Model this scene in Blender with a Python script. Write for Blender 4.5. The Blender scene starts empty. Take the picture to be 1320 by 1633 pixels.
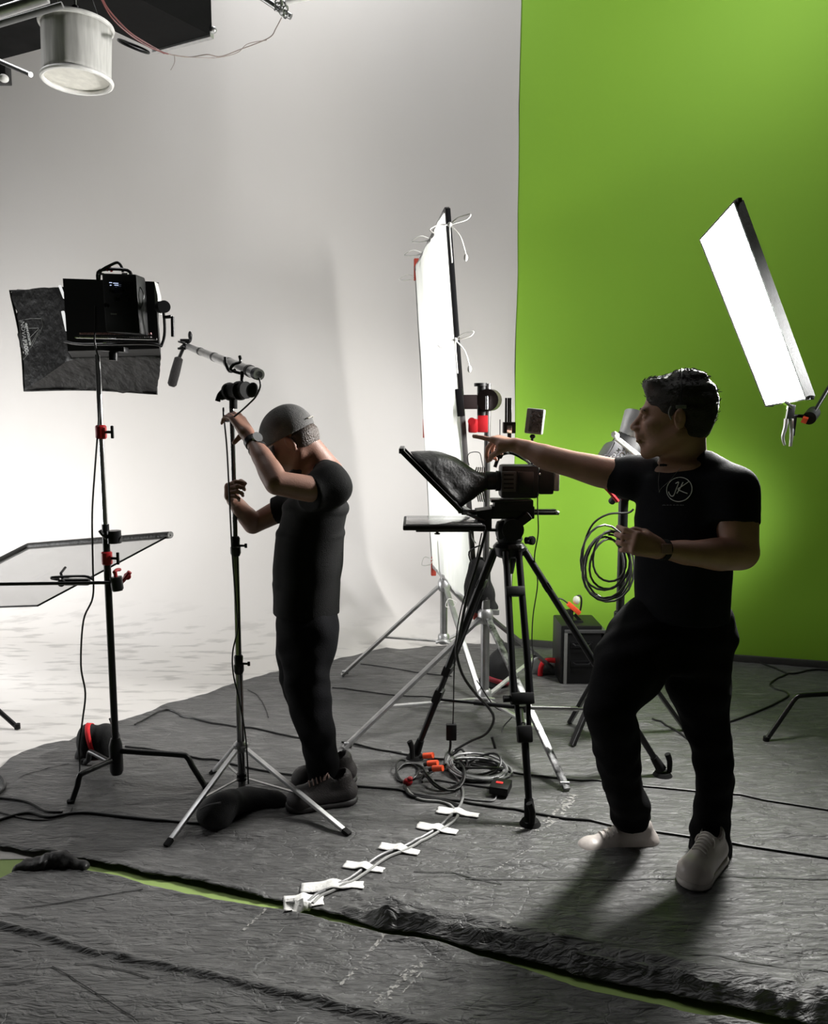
import bpy, bmesh, math, random
import numpy as np
from mathutils import Vector, Matrix, noise
from mathutils.bvhtree import BVHTree
V = Vector
S = bpy.context.scene
COL = S.collection
random.seed(7)
# ---------------------------------------------------------------- camera model
F, CX, CY, CAMH = 1250.0, 660.0, 816.5, 1.64
PITCH = math.atan((816.5 - 670.0) / F)
_cp, _sp = math.cos(PITCH), math.sin(PITCH)
def ray(px, py):
    a, b = (px - CX) / F, (CY - py) / F
    return V((a, _cp + b * _sp, -_sp + b * _cp))
def P(px, py, Y):
    d = ray(px, py); return V((0, 0, CAMH)) + d * (Y / d.y)
def G(px, py, z=0.0):
    d = ray(px, py); return V((0, 0, CAMH)) + d * ((z - CAMH) / d.z)
def W(n, Y): return n * Y / F          # size in metres of n pixels at distance Y

# ---------------------------------------------------------------- materials
_M = {}
def mat(name, col, rough=.5, metal=0., noise_amt=.12, nscale=30., bump=0., bscale=60., spec=.5, stretch=None, emit=None, estr=0., alpha=1., trans=0., sheen=0., coat=0.):
    if name in _M: return _M[name]
    m = bpy.data.materials.new(name); m.use_nodes = True
    nt = m.node_tree; N = nt.nodes; L = nt.links
    b = N['Principled BSDF']
    tc = N.new('ShaderNodeTexCoord'); mp = N.new('ShaderNodeMapping'); L.new(tc.outputs['Object'], mp.inputs['Vector'])
    if stretch: mp.inputs['Scale'].default_value = stretch
    n = N.new('ShaderNodeTexNoise'); n.inputs['Scale'].default_value = nscale; n.inputs['Detail'].default_value = 4
    L.new(mp.outputs[0], n.inputs['Vector'])
    r = N.new('ShaderNodeMapRange'); r.inputs['From Min'].default_value = .25; r.inputs['From Max'].default_value = .75
    r.inputs['To Min'].default_value = 1 - noise_amt; r.inputs['To Max'].default_value = 1 + noise_amt
    L.new(n.outputs['Fac'], r.inputs['Value'])
    mx = N.new('ShaderNodeVectorMath'); mx.operation = 'SCALE'; mx.inputs[0].default_value = col[:3]
    L.new(r.outputs[0], mx.inputs['Scale']); L.new(mx.outputs[0], b.inputs['Base Color'])
    b.inputs['Roughness'].default_value = rough; b.inputs['Metallic'].default_value = metal
    b.inputs['Specular IOR Level'].default_value = spec
    b.inputs['Alpha'].default_value = alpha; b.inputs['Transmission Weight'].default_value = trans
    if sheen: b.inputs['Sheen Weight'].default_value = sheen
    if coat: b.inputs['Coat Weight'].default_value = coat
    if emit: b.inputs['Emission Color'].default_value = (*emit, 1); b.inputs['Emission Strength'].default_value = estr
    if bump:
        n2 = N.new('ShaderNodeTexNoise'); n2.inputs['Scale'].default_value = bscale; n2.inputs['Detail'].default_value = 5
        L.new(mp.outputs[0], n2.inputs['Vector'])
        bu = N.new('ShaderNodeBump'); bu.inputs['Strength'].default_value = bump; bu.inputs['Distance'].default_value = .01
        L.new(n2.outputs['Fac'], bu.inputs['Height']); L.new(bu.outputs[0], b.inputs['Normal'])
    _M[name] = m; return m

BLK = mat('black_plastic', (.007, .007, .0075), .5, spec=.3)
BLKM = mat('black_anodised_metal', (.008, .008, .009), .33, .2, noise_amt=.05, spec=.4)
BLKR = mat('black_rubber', (.008, .008, .008), .8, spec=.2)
CHR = mat('chrome_steel', (.75, .75, .76), .18, 1., noise_amt=.05)
STEEL = mat('scuffed_steel', (.42, .42, .42), .34, .9, noise_amt=.25, nscale=12)
ALU = mat('brushed_aluminium', (.6, .6, .6), .4, .8, noise_amt=.15)
GREYP = mat('grey_plastic', (.16, .16, .16), .45)
WHT = mat('white_plastic', (.8, .79, .77), .45)
RED = mat('red_anodised', (.36, .01, .015), .35, noise_amt=.08)
ORG = mat('orange_plastic', (.9, .1, .03), .45)
REDF = mat('red_webbing', (.75, .012, .02), .7, bump=.3, bscale=300)
CORDURA = mat('black_cordura', (.009, .009, .0095), .85, bump=.35, bscale=240)
NYLON = mat('black_nylon_cloth', (.011, .0105, .0105), .5, spec=.35, bump=.9, bscale=22, nscale=9)
TAPE = mat('white_cloth_tape', (.82, .81, .78), .7, bump=.3, bscale=90)
CORD = mat('white_cotton_cord', (.8, .79, .76), .8)
CABLE = mat('black_cable_rubber', (.009, .009, .009), .42)
GCABLE = mat('grey_cable_rubber', (.2, .2, .2), .35)
SKIN = mat('skin', (.36, .19, .135), .48, nscale=14, noise_amt=.14, bump=.12, bscale=180)
INK = mat('white_print', (.75, .75, .75), .6)

# ---------------------------------------------------------------- mesh helpers
def frame_of(d, up=None):
    d = V(d).normalized()
    u = V(up) if up is not None else (V((0, 0, 1)) if abs(d.z) < .95 else V((0, 1, 0)))
    x = u.cross(d)
    if x.length < 1e-6: x = V((1, 0, 0)).cross(d)
    x.normalize(); y = d.cross(x); return x, y, d
def catmull(pts, n=8, closed=False):
    pts = [V(p) for p in pts]; out = []; m = len(pts)
    rng = range(m) if closed else range(m - 1)
    for i in rng:
        if closed: p0, p1, p2, p3 = pts[i - 1], pts[i], pts[(i + 1) % m], pts[(i + 2) % m]
        else: p0, p1, p2, p3 = pts[max(i - 1, 0)], pts[i], pts[i + 1], pts[min(i + 2, m - 1)]
        for k in range(n):
            t = k / n; t2 = t * t; t3 = t2 * t
            out.append(.5 * ((2 * p1) + (p2 - p0) * t + (2 * p0 - 5 * p1 + 4 * p2 - p3) * t2 + (3 * p1 - p0 - 3 * p2 + p3) * t3))
    if not closed: out.append(pts[-1])
    return out
class MB:
    def __init__(s): s.bm = bmesh.new()
    def rings(s, rs, caps=True, closed=False):
        vs = [[s.bm.verts.new(p) for p in r] for r in rs]
        n = len(vs[0]); m = len(vs)
        for i in range(m if closed else m - 1):
            a, b = vs[i], vs[(i + 1) % m]
            for k in range(n): s.bm.faces.new((a[k], a[(k + 1) % n], b[(k + 1) % n], b[k]))
        if caps and not closed:
            s.bm.faces.new(vs[0][::-1]); s.bm.faces.new(vs[-1])
        return s
    def tube(s, pts, r, seg=10, caps=True, closed=False, flat=1., smooth=0):
        pts = [V(p) for p in pts]
        if smooth: pts = catmull(pts, smooth, closed)
        n = len(pts); rr = r if isinstance(r, (list, tuple)) else [r] * n
        if len(rr) != n: rr = [rr[0] + (rr[-1] - rr[0]) * i / (n - 1) for i in range(n)]
        x = None; rs = []
        for i, p in enumerate(pts):
            if closed: d = pts[(i + 1) % n] - pts[i - 1]
            else: d = pts[min(i + 1, n - 1)] - pts[max(i - 1, 0)]
            if d.length < 1e-9: d = V((0, 0, 1))
            d.normalize()
            if x is None: x, y, _ = frame_of(d)
            else:
                x = x - d * x.dot(d)
                if x.length < 1e-6: x, y, _ = frame_of(d)
                x.normalize()
            y = d.cross(x)
            rs.append([p + (x * math.cos(a) + y * math.sin(a) * flat) * rr[i] for a in [2 * math.pi * k / seg for k in range(seg)]])
        return s.rings(rs, caps, closed)
    def cyl(s, a, b, r, r2=None, seg=20): return s.lathe(a, b, [(0, r), (1, r if r2 is None else r2)], seg)
    def lathe(s, a, b, prof, seg=24):
        a, b = V(a), V(b); x, y, d = frame_of(b - a)
        rs = []
        for t, r in prof:
            c = a + (b - a) * t
            rs.append([c + (x * math.cos(q) + y * math.sin(q)) * max(r, 1e-4) for q in [2 * math.pi * k / seg for k in range(seg)]])
        return s.rings(rs)
    def ring(s, c, axis, R, r, seg=28, seg2=8, arc=1.):
        x, y, d = frame_of(axis); n = int(seg * arc) + (0 if arc >= 1 else 1)
        pts = [V(c) + (x * math.cos(a) + y * math.sin(a)) * R for a in [2 * math.pi * arc * k / (n if arc >= 1 else n - 1) for k in range(n)]]
        return s.tube(pts, r, seg2, closed=arc >= 1)
    def box(s, c, sz, ax=None, bev=0.):
        c = V(c); X, Y, Z = ax if ax else (V((1, 0, 0)), V((0, 1, 0)), V((0, 0, 1)))
        h = [k / 2 for k in sz]; t = bmesh.new()
        bmesh.ops.create_cube(t, size=1)
        for v in t.verts: v.co = V((v.co.x * sz[0], v.co.y * sz[1], v.co.z * sz[2]))
        if bev: bmesh.ops.bevel(t, geom=t.edges[:], offset=min(bev, min(sz) * .45), segments=2, profile=.6, affect='EDGES')
        s._merge(t, lambda p: c + X * p.x + Y * p.y + Z * p.z); return s
    def beam(s, a, b, w, h=None, up=None, bev=0.):
        a, b = V(a), V(b); x, y, d = frame_of(b - a, up)
        return s.box((a + b) / 2, (w, h or w, (b - a).length), (x, y, d), bev)
    def ell(s, c, r, ax=None, u=20, v=12):
        X, Y, Z = ax if ax else (V((1, 0, 0)), V((0, 1, 0)), V((0, 0, 1)))
        t = bmesh.new(); bmesh.ops.create_uvsphere(t, u_segments=u, v_segments=v, radius=1)
        s._merge(t, lambda p: V(c) + X * p.x * r[0] + Y * p.y * r[1] + Z * p.z * r[2]); return s
    def _merge(s, t, f):
        mp = {}
        for v in t.verts: mp[v] = s.bm.verts.new(f(v.co))
        for fc in t.faces: s.bm.faces.new([mp[v] for v in fc.verts])
        t.free()
    def prism(s, poly, d):
        d = V(d); a = [s.bm.verts.new(V(p)) for p in poly]; b = [s.bm.verts.new(V(p) + d) for p in poly]; n = len(poly)
        s.bm.faces.new(a[::-1]); s.bm.faces.new(b)
        for k in range(n): s.bm.faces.new((a[k], a[(k + 1) % n], b[(k + 1) % n], b[k]))
        return s
    def grid(s, f, nu, nv, thick=0.):
        vs = [[s.bm.verts.new(f(i / nu, j / nv)) for j in range(nv + 1)] for i in range(nu + 1)]
        for i in range(nu):
            for j in range(nv): s.bm.faces.new((vs[i][j], vs[i + 1][j], vs[i + 1][j + 1], vs[i][j + 1]))
        return s
def mesh_obj(name, me, m, parent=None, off=None):
    o = bpy.data.objects.new(name, me); COL.objects.link(o)
    if m is not None: me.materials.append(m)
    if parent is not None:
        o.parent = parent
        off = V((0, 0, 0)) if off is None else off
    return o
def root_world(o):
    p = V((0, 0, 0))
    while o is not None: p = p + o.location; o = o.parent
    return p
def build(mb, name, m, parent=None, smooth=40, solid=0.):
    bm = mb.bm
    bmesh.ops.remove_doubles(bm, verts=bm.verts[:], dist=1e-6)
    bmesh.ops.recalc_face_normals(bm, faces=bm.faces[:])
    org = root_world(parent) if parent is not None else None
    if org is None:                                   # a thing that is one mesh: origin at its base
        lo = V((min(v.co.x for v in bm.verts), min(v.co.y for v in bm.verts), min(v.co.z for v in bm.verts)))
        hi = V((max(v.co.x for v in bm.verts), max(v.co.y for v in bm.verts), max(v.co.z for v in bm.verts)))
        org = V(((lo.x + hi.x) / 2, (lo.y + hi.y) / 2, lo.z))
    for v in bm.verts: v.co -= org
    me = bpy.data.meshes.new(name); bm.to_mesh(me); bm.free()
    if smooth:
        me.polygons.foreach_set('use_smooth', [True] * len(me.polygons)); me.set_sharp_from_angle(angle=math.radians(smooth))
    o = mesh_obj(name, me, m, parent)
    if parent is None: o.location = org
    if solid:
        md = o.modifiers.new('Solidify', 'SOLIDIFY'); md.thickness = solid; md.offset = 0
    return o
def tag(o, label=None, cat=None, group=None, kind=None):
    if label: o['label'] = label
    if cat: o['category'] = cat
    if group: o['group'] = group
    if kind: o['kind'] = kind
    return o
def thing(name, loc, label, cat, group=None):
    o = bpy.data.objects.new(name, None); COL.objects.link(o); o.location = V(loc); o.empty_display_size = .1
    return tag(o, label, cat, group)
def T(name, loc, label, cat, group=None): return thing(name, loc, label, cat, group)
def text_mesh(txt, size, bold=0.):
    cu = bpy.data.curves.new('t', 'FONT'); cu.body = txt; cu.size = size; cu.align_x = 'LEFT'; cu.resolution_u = 2; cu.offset = bold
    o = bpy.data.objects.new('t', cu); COL.objects.link(o)
    bpy.context.view_layer.update()
    me = bpy.data.meshes.new_from_object(o.evaluated_get(bpy.context.evaluated_depsgraph_get()))
    bpy.data.objects.remove(o); bpy.data.curves.remove(cu); return me
def lettering(txt, org, xa, ya, size, name, parent, m, lift=.0015, fit=None, bold=0.):
    """letters lying on a surface: origin, reading direction, up direction"""
    me = text_mesh(txt, size, bold)
    w = max(v.co.x for v in me.vertices) - min(v.co.x for v in me.vertices)
    k = fit / w if fit else 1
    xa = V(xa).normalized(); ya = V(ya).normalized(); n = xa.cross(ya).normalized(); po = root_world(parent)
    for v in me.vertices: v.co = V(org) + xa * v.co.x * k + ya * v.co.y + n * lift - po
    o = mesh_obj(name, me, m, parent); md = o.modifiers.new('Solidify', 'SOLIDIFY'); md.thickness = .0008; md.offset = 0
    return o

# ---------------------------------------------------------------- signed-distance bodies (one continuous surface)
class SDF:
    def __init__(s, lo, hi, h):
        s.h = h; s.lo = np.array(lo, float) - 3 * h
        n = np.ceil((np.array(hi, float) + 3 * h - s.lo) / h).astype(int) + 1
        s.n = n; s.d = np.full(n, 9., np.float32)
        s.ax = [s.lo[k] + h * np.arange(n[k]) for k in range(3)]
    def _win(s, lo, hi, m):
        i0 = np.maximum(((np.array(lo) - m - s.lo) / s.h).astype(int), 0); i1 = np.minimum(((np.array(hi) + m - s.lo) / s.h).astype(int) + 2, s.n)
        if np.any(i1 <= i0): return None
        sl = tuple(slice(a, b) for a, b in zip(i0, i1))
        g = np.meshgrid(*[s.ax[k][i0[k]:i1[k]] for k in range(3)], indexing='ij')
        return sl, np.stack(g, -1)
    def _put(s, sl, d, k, sub=False):
        c = s.d[sl]
        if sub:
            h = np.clip(.5 - .5 * (c + d) / k, 0, 1); s.d[sl] = c * (1 - h) + (-d) * h + k * h * (1 - h)
        else:
            h = np.clip(.5 + .5 * (c - d) / k, 0, 1); s.d[sl] = c * (1 - h) + d * h - k * h * (1 - h)
    def cap(s, a, b, ra, rb=None, k=.02, n=None, sq=1., sub=False):
        rb = ra if rb is None else rb; a = np.array(a, float); b = np.array(b, float); R = max(ra, rb)
        w = s._win(np.minimum(a, b) - R, np.maximum(a, b) + R, k + 3 * s.h)
        if w is None: return
        sl, p = w; ab = b - a; L = max(ab @ ab, 1e-12)
        t = np.clip(((p - a) @ ab) / L, 0, 1); q = p - (a + t[..., None] * ab)
        if n is not None:
            n = np.array(n, float); n /= np.linalg.norm(n); c = q @ n; q = q + (c * (1 / sq - 1))[..., None] * n
        r = ra + (rb - ra) * t; d = np.linalg.norm(q, axis=-1) - r
        if n is not None: d = d * (sq + (1 - sq) * .4)
        s._put(sl, d.astype(np.float32), k, sub)
    def ell(s, c, r, ax=None, k=.02, sub=False):
        c = np.array(c, float); r = np.array(r, float); R = r.max()
        w = s._win(c - R, c + R, k + 3 * s.h)
        if w is None: return
        sl, p = w; q = p - c
        if ax is not None: q = q @ np.array([list(a) for a in ax], float).T
        k0 = np.linalg.norm(q / r, axis=-1); k1 = np.linalg.norm(q / (r * r), axis=-1)
        d = np.where(k1 > 1e-9, k0 * (k0 - 1) / np.maximum(k1, 1e-9), -r.min())
        s._put(sl, d.astype(np.float32), k, sub)
    def chain(s, pts, k=.03):
        """polyline of tapered capsules, united without swelling at the joints"""
        A = np.array([p for p, r in pts], float); R = max(r for p, r in pts)
        w = s._win(A.min(0) - R, A.max(0) + R, k + 3 * s.h)
        if w is None: return
        sl, p = w; best = None
        for (a, ra), (b, rb) in zip(pts, pts[1:]):
            a = np.array(a, float); b = np.array(b, float); ab = b - a; L = max(ab @ ab, 1e-12)
            t = np.clip(((p - a) @ ab) / L, 0, 1); ts = t * t * (3 - 2 * t)
            d = np.linalg.norm(p - (a + t[..., None] * ab), axis=-1) - (ra + (rb - ra) * ts)
            best = d if best is None else np.minimum(best, d)
        s._put(sl, best.astype(np.float32), k)
    def loft(s, secs, k=.02):
        """secs: list of (centre, rx, ry, axis x, axis y): interpolated elliptic sections"""
        A = np.array([q[0] for q in secs], float); R = max(max(q[1], q[2]) for q in secs)
        w = s._win(A.min(0) - R, A.max(0) + R, k + 3 * s.h)
        if w is None: return
        sl, p = w; best = None
        for (c0, rx0, ry0, X0, Y0), (c1, rx1, ry1, X1, Y1) in zip(secs, secs[1:]):
            c0 = np.array(c0, float); c1 = np.array(c1, float)
            ab = c1 - c0; L = ab @ ab
            tt = ((p - c0) @ ab) / L; t = np.clip(tt, 0, 1); q = p - (c0 + t[..., None] * ab); 
            X = np.array(X0, float); Yv = np.array(Y0, float)
            qx = (q * X).sum(-1); qy = (q * Yv).sum(-1); rx = rx0 + (rx1 - rx0) * t; ry = ry0 + (ry1 - ry0) * t
            qz2 = np.maximum((q * q).sum(-1) - qx ** 2 - qy ** 2, 0); rm = np.minimum(rx, ry) * .45
            k0 = np.sqrt((qx / rx) ** 2 + (qy / ry) ** 2 + qz2 / rm ** 2)
            k1 = np.sqrt((qx / rx ** 2) ** 2 + (qy / ry ** 2) ** 2 + qz2 / rm ** 4)
            d = np.where(k1 > 1e-9, k0 * (k0 - 1) / np.maximum(k1, 1e-9), -rm)
            best = d if best is None else np.minimum(best, d)
        s._put(sl, best.astype(np.float32), k)
    def clip(s, pt, nrm, k=.004):
        """remove everything on the side the normal points to"""
        g = np.meshgrid(*s.ax, indexing='ij'); n = np.array(nrm, float); n /= np.linalg.norm(n)
        d = sum((g[i] - pt[i]) * n[i] for i in range(3)).astype(np.float32)
        s.d = np.maximum(s.d, d)
    def folds(s, amp, seed=0, scale=1., dirv=(0, 0, 1)):
        g = np.meshgrid(*[a.astype(np.float32) for a in s.ax], indexing='ij'); x, y, z = g
        rs = np.random.RandomState(seed); w = np.zeros_like(x)
        for i in range(7):
            v = rs.normal(size=3); v = v - .0 * v; v[2] *= 1.5; v = v / np.linalg.norm(v) * rs.uniform(14, 46) * scale; ph = rs.uniform(0, 6)
            u = rs.normal(size=3) * 9
            w += np.sin(x * v[0] + y * v[1] + z * v[2] + ph + 1.3 * np.sin(x * u[0] + y * u[1] + z * u[2])) / 7 * 1.6
        s.d += (amp * w).astype(np.float32)
    def mesh(s, name, m, parent, smooth_it=2):
        d = s.d; ins = d < 0; n0, n1, n2 = d.shape
        e = [(ins[:-1] != ins[1:]), (ins[:, :-1] != ins[:, 1:]), (ins[:, :, :-1] != ins[:, :, 1:])]
        cell = np.zeros((n0 - 1, n1 - 1, n2 - 1), bool); acc = {}
        for c in range(3):
            for o1 in (0, 1):
                for o2 in (0, 1):
                    idx = [slice(0, n0 - 1), slice(0, n1 - 1), slice(0, n2 - 1)]; a, b = [q for q in range(3) if q != c]
                    idx[a] = slice(o1, o1 + d.shape[a] - 1); idx[b] = slice(o2, o2 + d.shape[b] - 1)
                    cell |= e[c][tuple(idx)]
        ci = np.argwhere(cell); N = len(ci); pos = np.zeros((N, 3)); cnt = np.zeros(N)
        for c in range(3):
            a, b = [q for q in range(3) if q != c]
            for o1 in (0, 1):
                for o2 in (0, 1):
                    p0 = ci.copy(); p0[:, a] += o1; p0[:, b] += o2; p1 = p0.copy(); p1[:, c] += 1
                    d0 = d[tuple(p0.T)]; d1 = d[tuple(p1.T)]; mk = (d0 < 0) != (d1 < 0)
                    t = np.where(mk, d0 / np.where(mk, d0 - d1, 1), 0); q = p0.astype(float); q[:, c] += t
                    pos += q * mk[:, None]; cnt += mk
        pos = pos / cnt[:, None]; vid = np.full(cell.shape, -1, np.int64); vid[tuple(ci.T)] = np.arange(N)
        quads = []
        for c in range(3):
            a, b = [(1, 2), (2, 0), (0, 1)][c]
            ei = np.argwhere(e[c]); ok = (ei[:, a] > 0) & (ei[:, b] > 0) & (ei[:, a] < d.shape[a] - 1) & (ei[:, b] < d.shape[b] - 1); ei = ei[ok]
            q = []
            for da, db in ((-1, -1), (0, -1), (0, 0), (-1, 0)):
                w = ei.copy(); w[:, a] += da; w[:, b] += db; q.append(vid[tuple(w.T)])
            q = np.stack(q, 1); flip = ~ins[tuple(ei.T)]; q[flip] = q[flip][:, ::-1]; quads.append(q)
        quads = np.concatenate(quads)
        for it in range(smooth_it):
            sm = np.zeros_like(pos); ct = np.zeros(len(pos))
            for i in range(4):
                j = (i + 1) % 4
                for dim in range(3):
                    sm[:, dim] += np.bincount(quads[:, i], pos[quads[:, j], dim], len(pos)) + np.bincount(quads[:, j], pos[quads[:, i], dim], len(pos))
                ct += np.bincount(quads[:, i], minlength=len(pos)) + np.bincount(quads[:, j], minlength=len(pos))
            pos = pos * .5 + .5 * sm / ct[:, None]
        pos = pos * s.h + s.lo
        po = root_world(parent); wp = pos.copy(); pos = pos - np.array(po)
        me = bpy.data.meshes.new(name); me.vertices.add(len(pos)); me.vertices.foreach_set('co', pos.ravel())
        me.loops.add(quads.size); me.loops.foreach_set('vertex_index', quads.ravel().astype(np.int32))
        me.polygons.add(len(quads)); me.polygons.foreach_set('loop_start', np.arange(0, quads.size, 4, dtype=np.int32))
        me.update(calc_edges=True); me.validate()
        me.polygons.foreach_set('use_smooth', [True] * len(me.polygons))
        o = mesh_obj(name, me, m, parent)
        o_bvh = BVHTree.FromPolygons([tuple(v) for v in wp], quads.tolist())
        return o, o_bvh
def nz(v): v = np.array(v, float); return v / np.linalg.norm(v)
def rotv(v, axis, a):
    return np.array(Matrix.Rotation(a, 3, V(axis)) @ V(v))
def hand(s, wrist, D, Nn, Tt, curls, thumb, k=.008, sc=1., spread=.12):
    """wrist, D to the fingertips, Nn palm normal, Tt towards the thumb; curls: four (a,b,c) bends; thumb: list of points in (D,N,T) metres"""
    w = np.array(wrist, float); D = nz(D); Nn = nz(Nn - D * (np.array(Nn) @ D)) ; Tt = nz(np.array(Tt) - D * (np.array(Tt) @ D) - Nn * (np.array(Tt) @ Nn))
    at = lambda d, n, t: w + (D * d + Nn * n + Tt * t) * sc
    for t0 in (-.026, -.009, .009, .025):
        s.cap(at(.012, 0, t0 * .6), at(.088, 0, t0), .0165 * sc, .0135 * sc, k=.014)
    s.cap(at(.02, .006, .02), at(.05, .01, .034), .017 * sc, .014 * sc, k=.014)
    lens = [(.042, .026, .021), (.046, .03, .023), (.043, .028, .022), (.034, .021, .019)]
    offs = [.027, .009, -.009, -.026]
    for i in range(4):
        base = at(.088, 0, offs[i]); d = nz(D + Tt * (offs[i] * spread / .03)); r = [.0098, .0102, .0096, .0086][i] * sc
        for j in range(3):
            d = rotv(d, np.cross(D, Nn), curls[i][j]); nb = base + d * lens[i][j] * sc; r2 = r * .93
            s.cap(base, nb, r, r2, k=.0035); base = nb; r = r2
    pts = [at(*q) for q in thumb]
    rr = [.0135, .0115, .0105, .0092]
    for j in range(len(pts) - 1): s.cap(pts[j], pts[j + 1], rr[j] * sc, rr[j + 1] * sc, k=.006)
def crv(a, b, c): return (math.radians(a), math.radians(b), math.radians(c))
# ================================================================ the setting
A0, B0 = G(815, 1030), G(1320, 1068)
WU = (B0 - A0); WU.z = 0; WU.normalize()
WN = V((WU.y, -WU.x, 0))
if WN.y > 0: WN = -WN                               # towards the camera
def wallpt(s, off, z): return A0 + WU * s + WN * off + V((0, 0, z))
def wall_mat(name, col, stain, rough, streak=0.):
    m = bpy.data.materials.new(name); m.use_nodes = True; nt = m.node_tree; N = nt.nodes; L = nt.links; b = N['Principled BSDF']
    tc = N.new('ShaderNodeTexCoord'); n = N.new('ShaderNodeTexNoise'); n.inputs['Scale'].default_value = .8; n.inputs['Detail'].default_value = 6
    mp = N.new('ShaderNodeMapping'); mp.inputs['Scale'].default_value = (1, 1, .6); L.new(tc.outputs['Object'], mp.inputs[0]); L.new(mp.outputs[0], n.inputs['Vector'])
    cr = N.new('ShaderNodeValToRGB'); cr.color_ramp.elements[0].position = .35; cr.color_ramp.elements[1].position = .6
    cr.color_ramp.elements[0].color = (*stain, 1); cr.color_ramp.elements[1].color = (*col, 1); L.new(n.outputs['Fac'], cr.inputs[0])
    L.new(cr.outputs[0], b.inputs['Base Color']); b.inputs['Roughness'].default_value = rough
    n2 = N.new('ShaderNodeTexNoise'); n2.inputs['Scale'].default_value = 25; n2.inputs['Detail'].default_value = 8; L.new(tc.outputs['Object'], n2.inputs['Vector'])
    bu = N.new('ShaderNodeBump'); bu.inputs['Strength'].default_value = .12; bu.inputs['Distance'].default_value = .004
    L.new(n2.outputs['Fac'], bu.inputs['Height']); L.new(bu.outputs[0], b.inputs['Normal'])
    if streak:                                       # scuff marks on the painted floor part
        sm = N.new('ShaderNodeMapping'); sm.inputs['Scale'].default_value = (2.2, 9, 9); L.new(tc.outputs['Object'], sm.inputs[0])
        n3 = N.new('ShaderNodeTexNoise'); n3.inputs['Scale'].default_value = 1.7; n3.inputs['Detail'].default_value = 7; L.new(sm.outputs[0], n3.inputs['Vector'])
        c3 = N.new('ShaderNodeValToRGB'); c3.color_ramp.elements[0].position = .36; c3.color_ramp.elements[1].position = .47
        c3.color_ramp.elements[0].color = (.72, .72, .72, 1); c3.color_ramp.elements[1].color = (1, 1, 1, 1); L.new(n3.outputs['Fac'], c3.inputs[0])
        sx = N.new('ShaderNodeSeparateXYZ'); L.new(tc.outputs['Object'], sx.inputs[0])
        mr = N.new('ShaderNodeMapRange'); mr.inputs['From Min'].default_value = .25; mr.inputs['From Max'].default_value = .0; L.new(sx.outputs['Z'], mr.inputs['Value'])
        mm = N.new('ShaderNodeMix'); mm.data_type = 'RGBA'; mm.blend_type = 'MULTIPLY'; L.new(mr.outputs[0], mm.inputs['Factor']); L.new(cr.outputs[0], mm.inputs['A']); L.new(c3.outputs[0], mm.inputs['B'])
        L.new(mm.outputs['Result'], b.inputs['Base Color'])
    return m
WHITEW = wall_mat('white_cyclorama_paint', (.675, .65, .625), (.645, .618, .588), .65, streak=1)
GREENW = wall_mat('chroma_green_paint', (.285, .56, .035), (.275, .545, .037), .7)
FLOORM = wall_mat('green_floor_paint', (.3, .42, .12), (.26, .36, .11), .6)
def rad(s): t = min(1, max(0, -s / 1.6)); return .03 + .85 * t * t * (3 - 2 * t)
def cyc(u, v):
    s = -9 + 9 * u
    if u > .999: wob = .012 * noise.noise(V((0, 0, v * 30)))
    else: wob = 0
    R = rad(s)
    if v < .3: return wallpt(s, R + (1 - v / .3) * 2.45, .002)
    if v < .6:
        a = (v - .3) / .3 * math.pi / 2; return wallpt(s + wob, R - R * math.sin(a), .002 + R - R * math.cos(a))
    return wallpt(s + wob, 0, .002 + R + (7 - R) * (v - .6) / .4)
w = build(MB().grid(cyc, 60, 80), 'wall_left', WHITEW); tag(w, kind='structure')
g = MB(); g.box(wallpt(2.5, -.055, 3.5), (5.0, .1, 7.0), (WU, WN, V((0, 0, 1)))); w = build(g, 'wall_right', GREENW, smooth=0); tag(w, kind='structure')
g = MB(); g.box(wallpt(-4.5, -.075, 3.5), (9.0, .1, 7.0), (WU, WN, V((0, 0, 1)))); w = build(g, 'wall_back', WHITEW, smooth=0); tag(w, kind='structure')
g = MB(); g.box(V((-1, 2.5, -.05)), (14, 11, .1)); w = build(g, 'floor', FLOORM, smooth=0); tag(w, kind='structure')
CEIL = mat('black_ceiling_paint', (.02, .02, .02), .8)
g = MB(); g.box(V((-1, 2.5, 7.05)), (14, 11, .1)); w = build(g, 'ceiling', CEIL, smooth=0); tag(w, kind='structure')
g = MB(); g.box(wallpt(2.5, .012, .035), (5.0, .024, .05), (WU, WN, V((0, 0, 1))), .004)
w = build(g, 'trim_1', mat('dark_kick_strip', (.05, .05, .045), .6)); tag(w, kind='structure')
# dark studio walls behind the camera
DARKW = mat('dark_studio_wall', (.03, .03, .03), .9)
for nm, c, sz in (('wall_front', (-1, -2.6, 3.5), (14, .1, 7)), ('wall_side_west', (-7.6, 2, 3.5), (.1, 10, 7)), ('wall_side_east', (4.6, 1.2, 3.5), (.1, 7.6, 7))):
    g = MB(); g.box(V(c), sz); w = build(g, nm, DARKW, smooth=0); tag(w, kind='structure')

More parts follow.
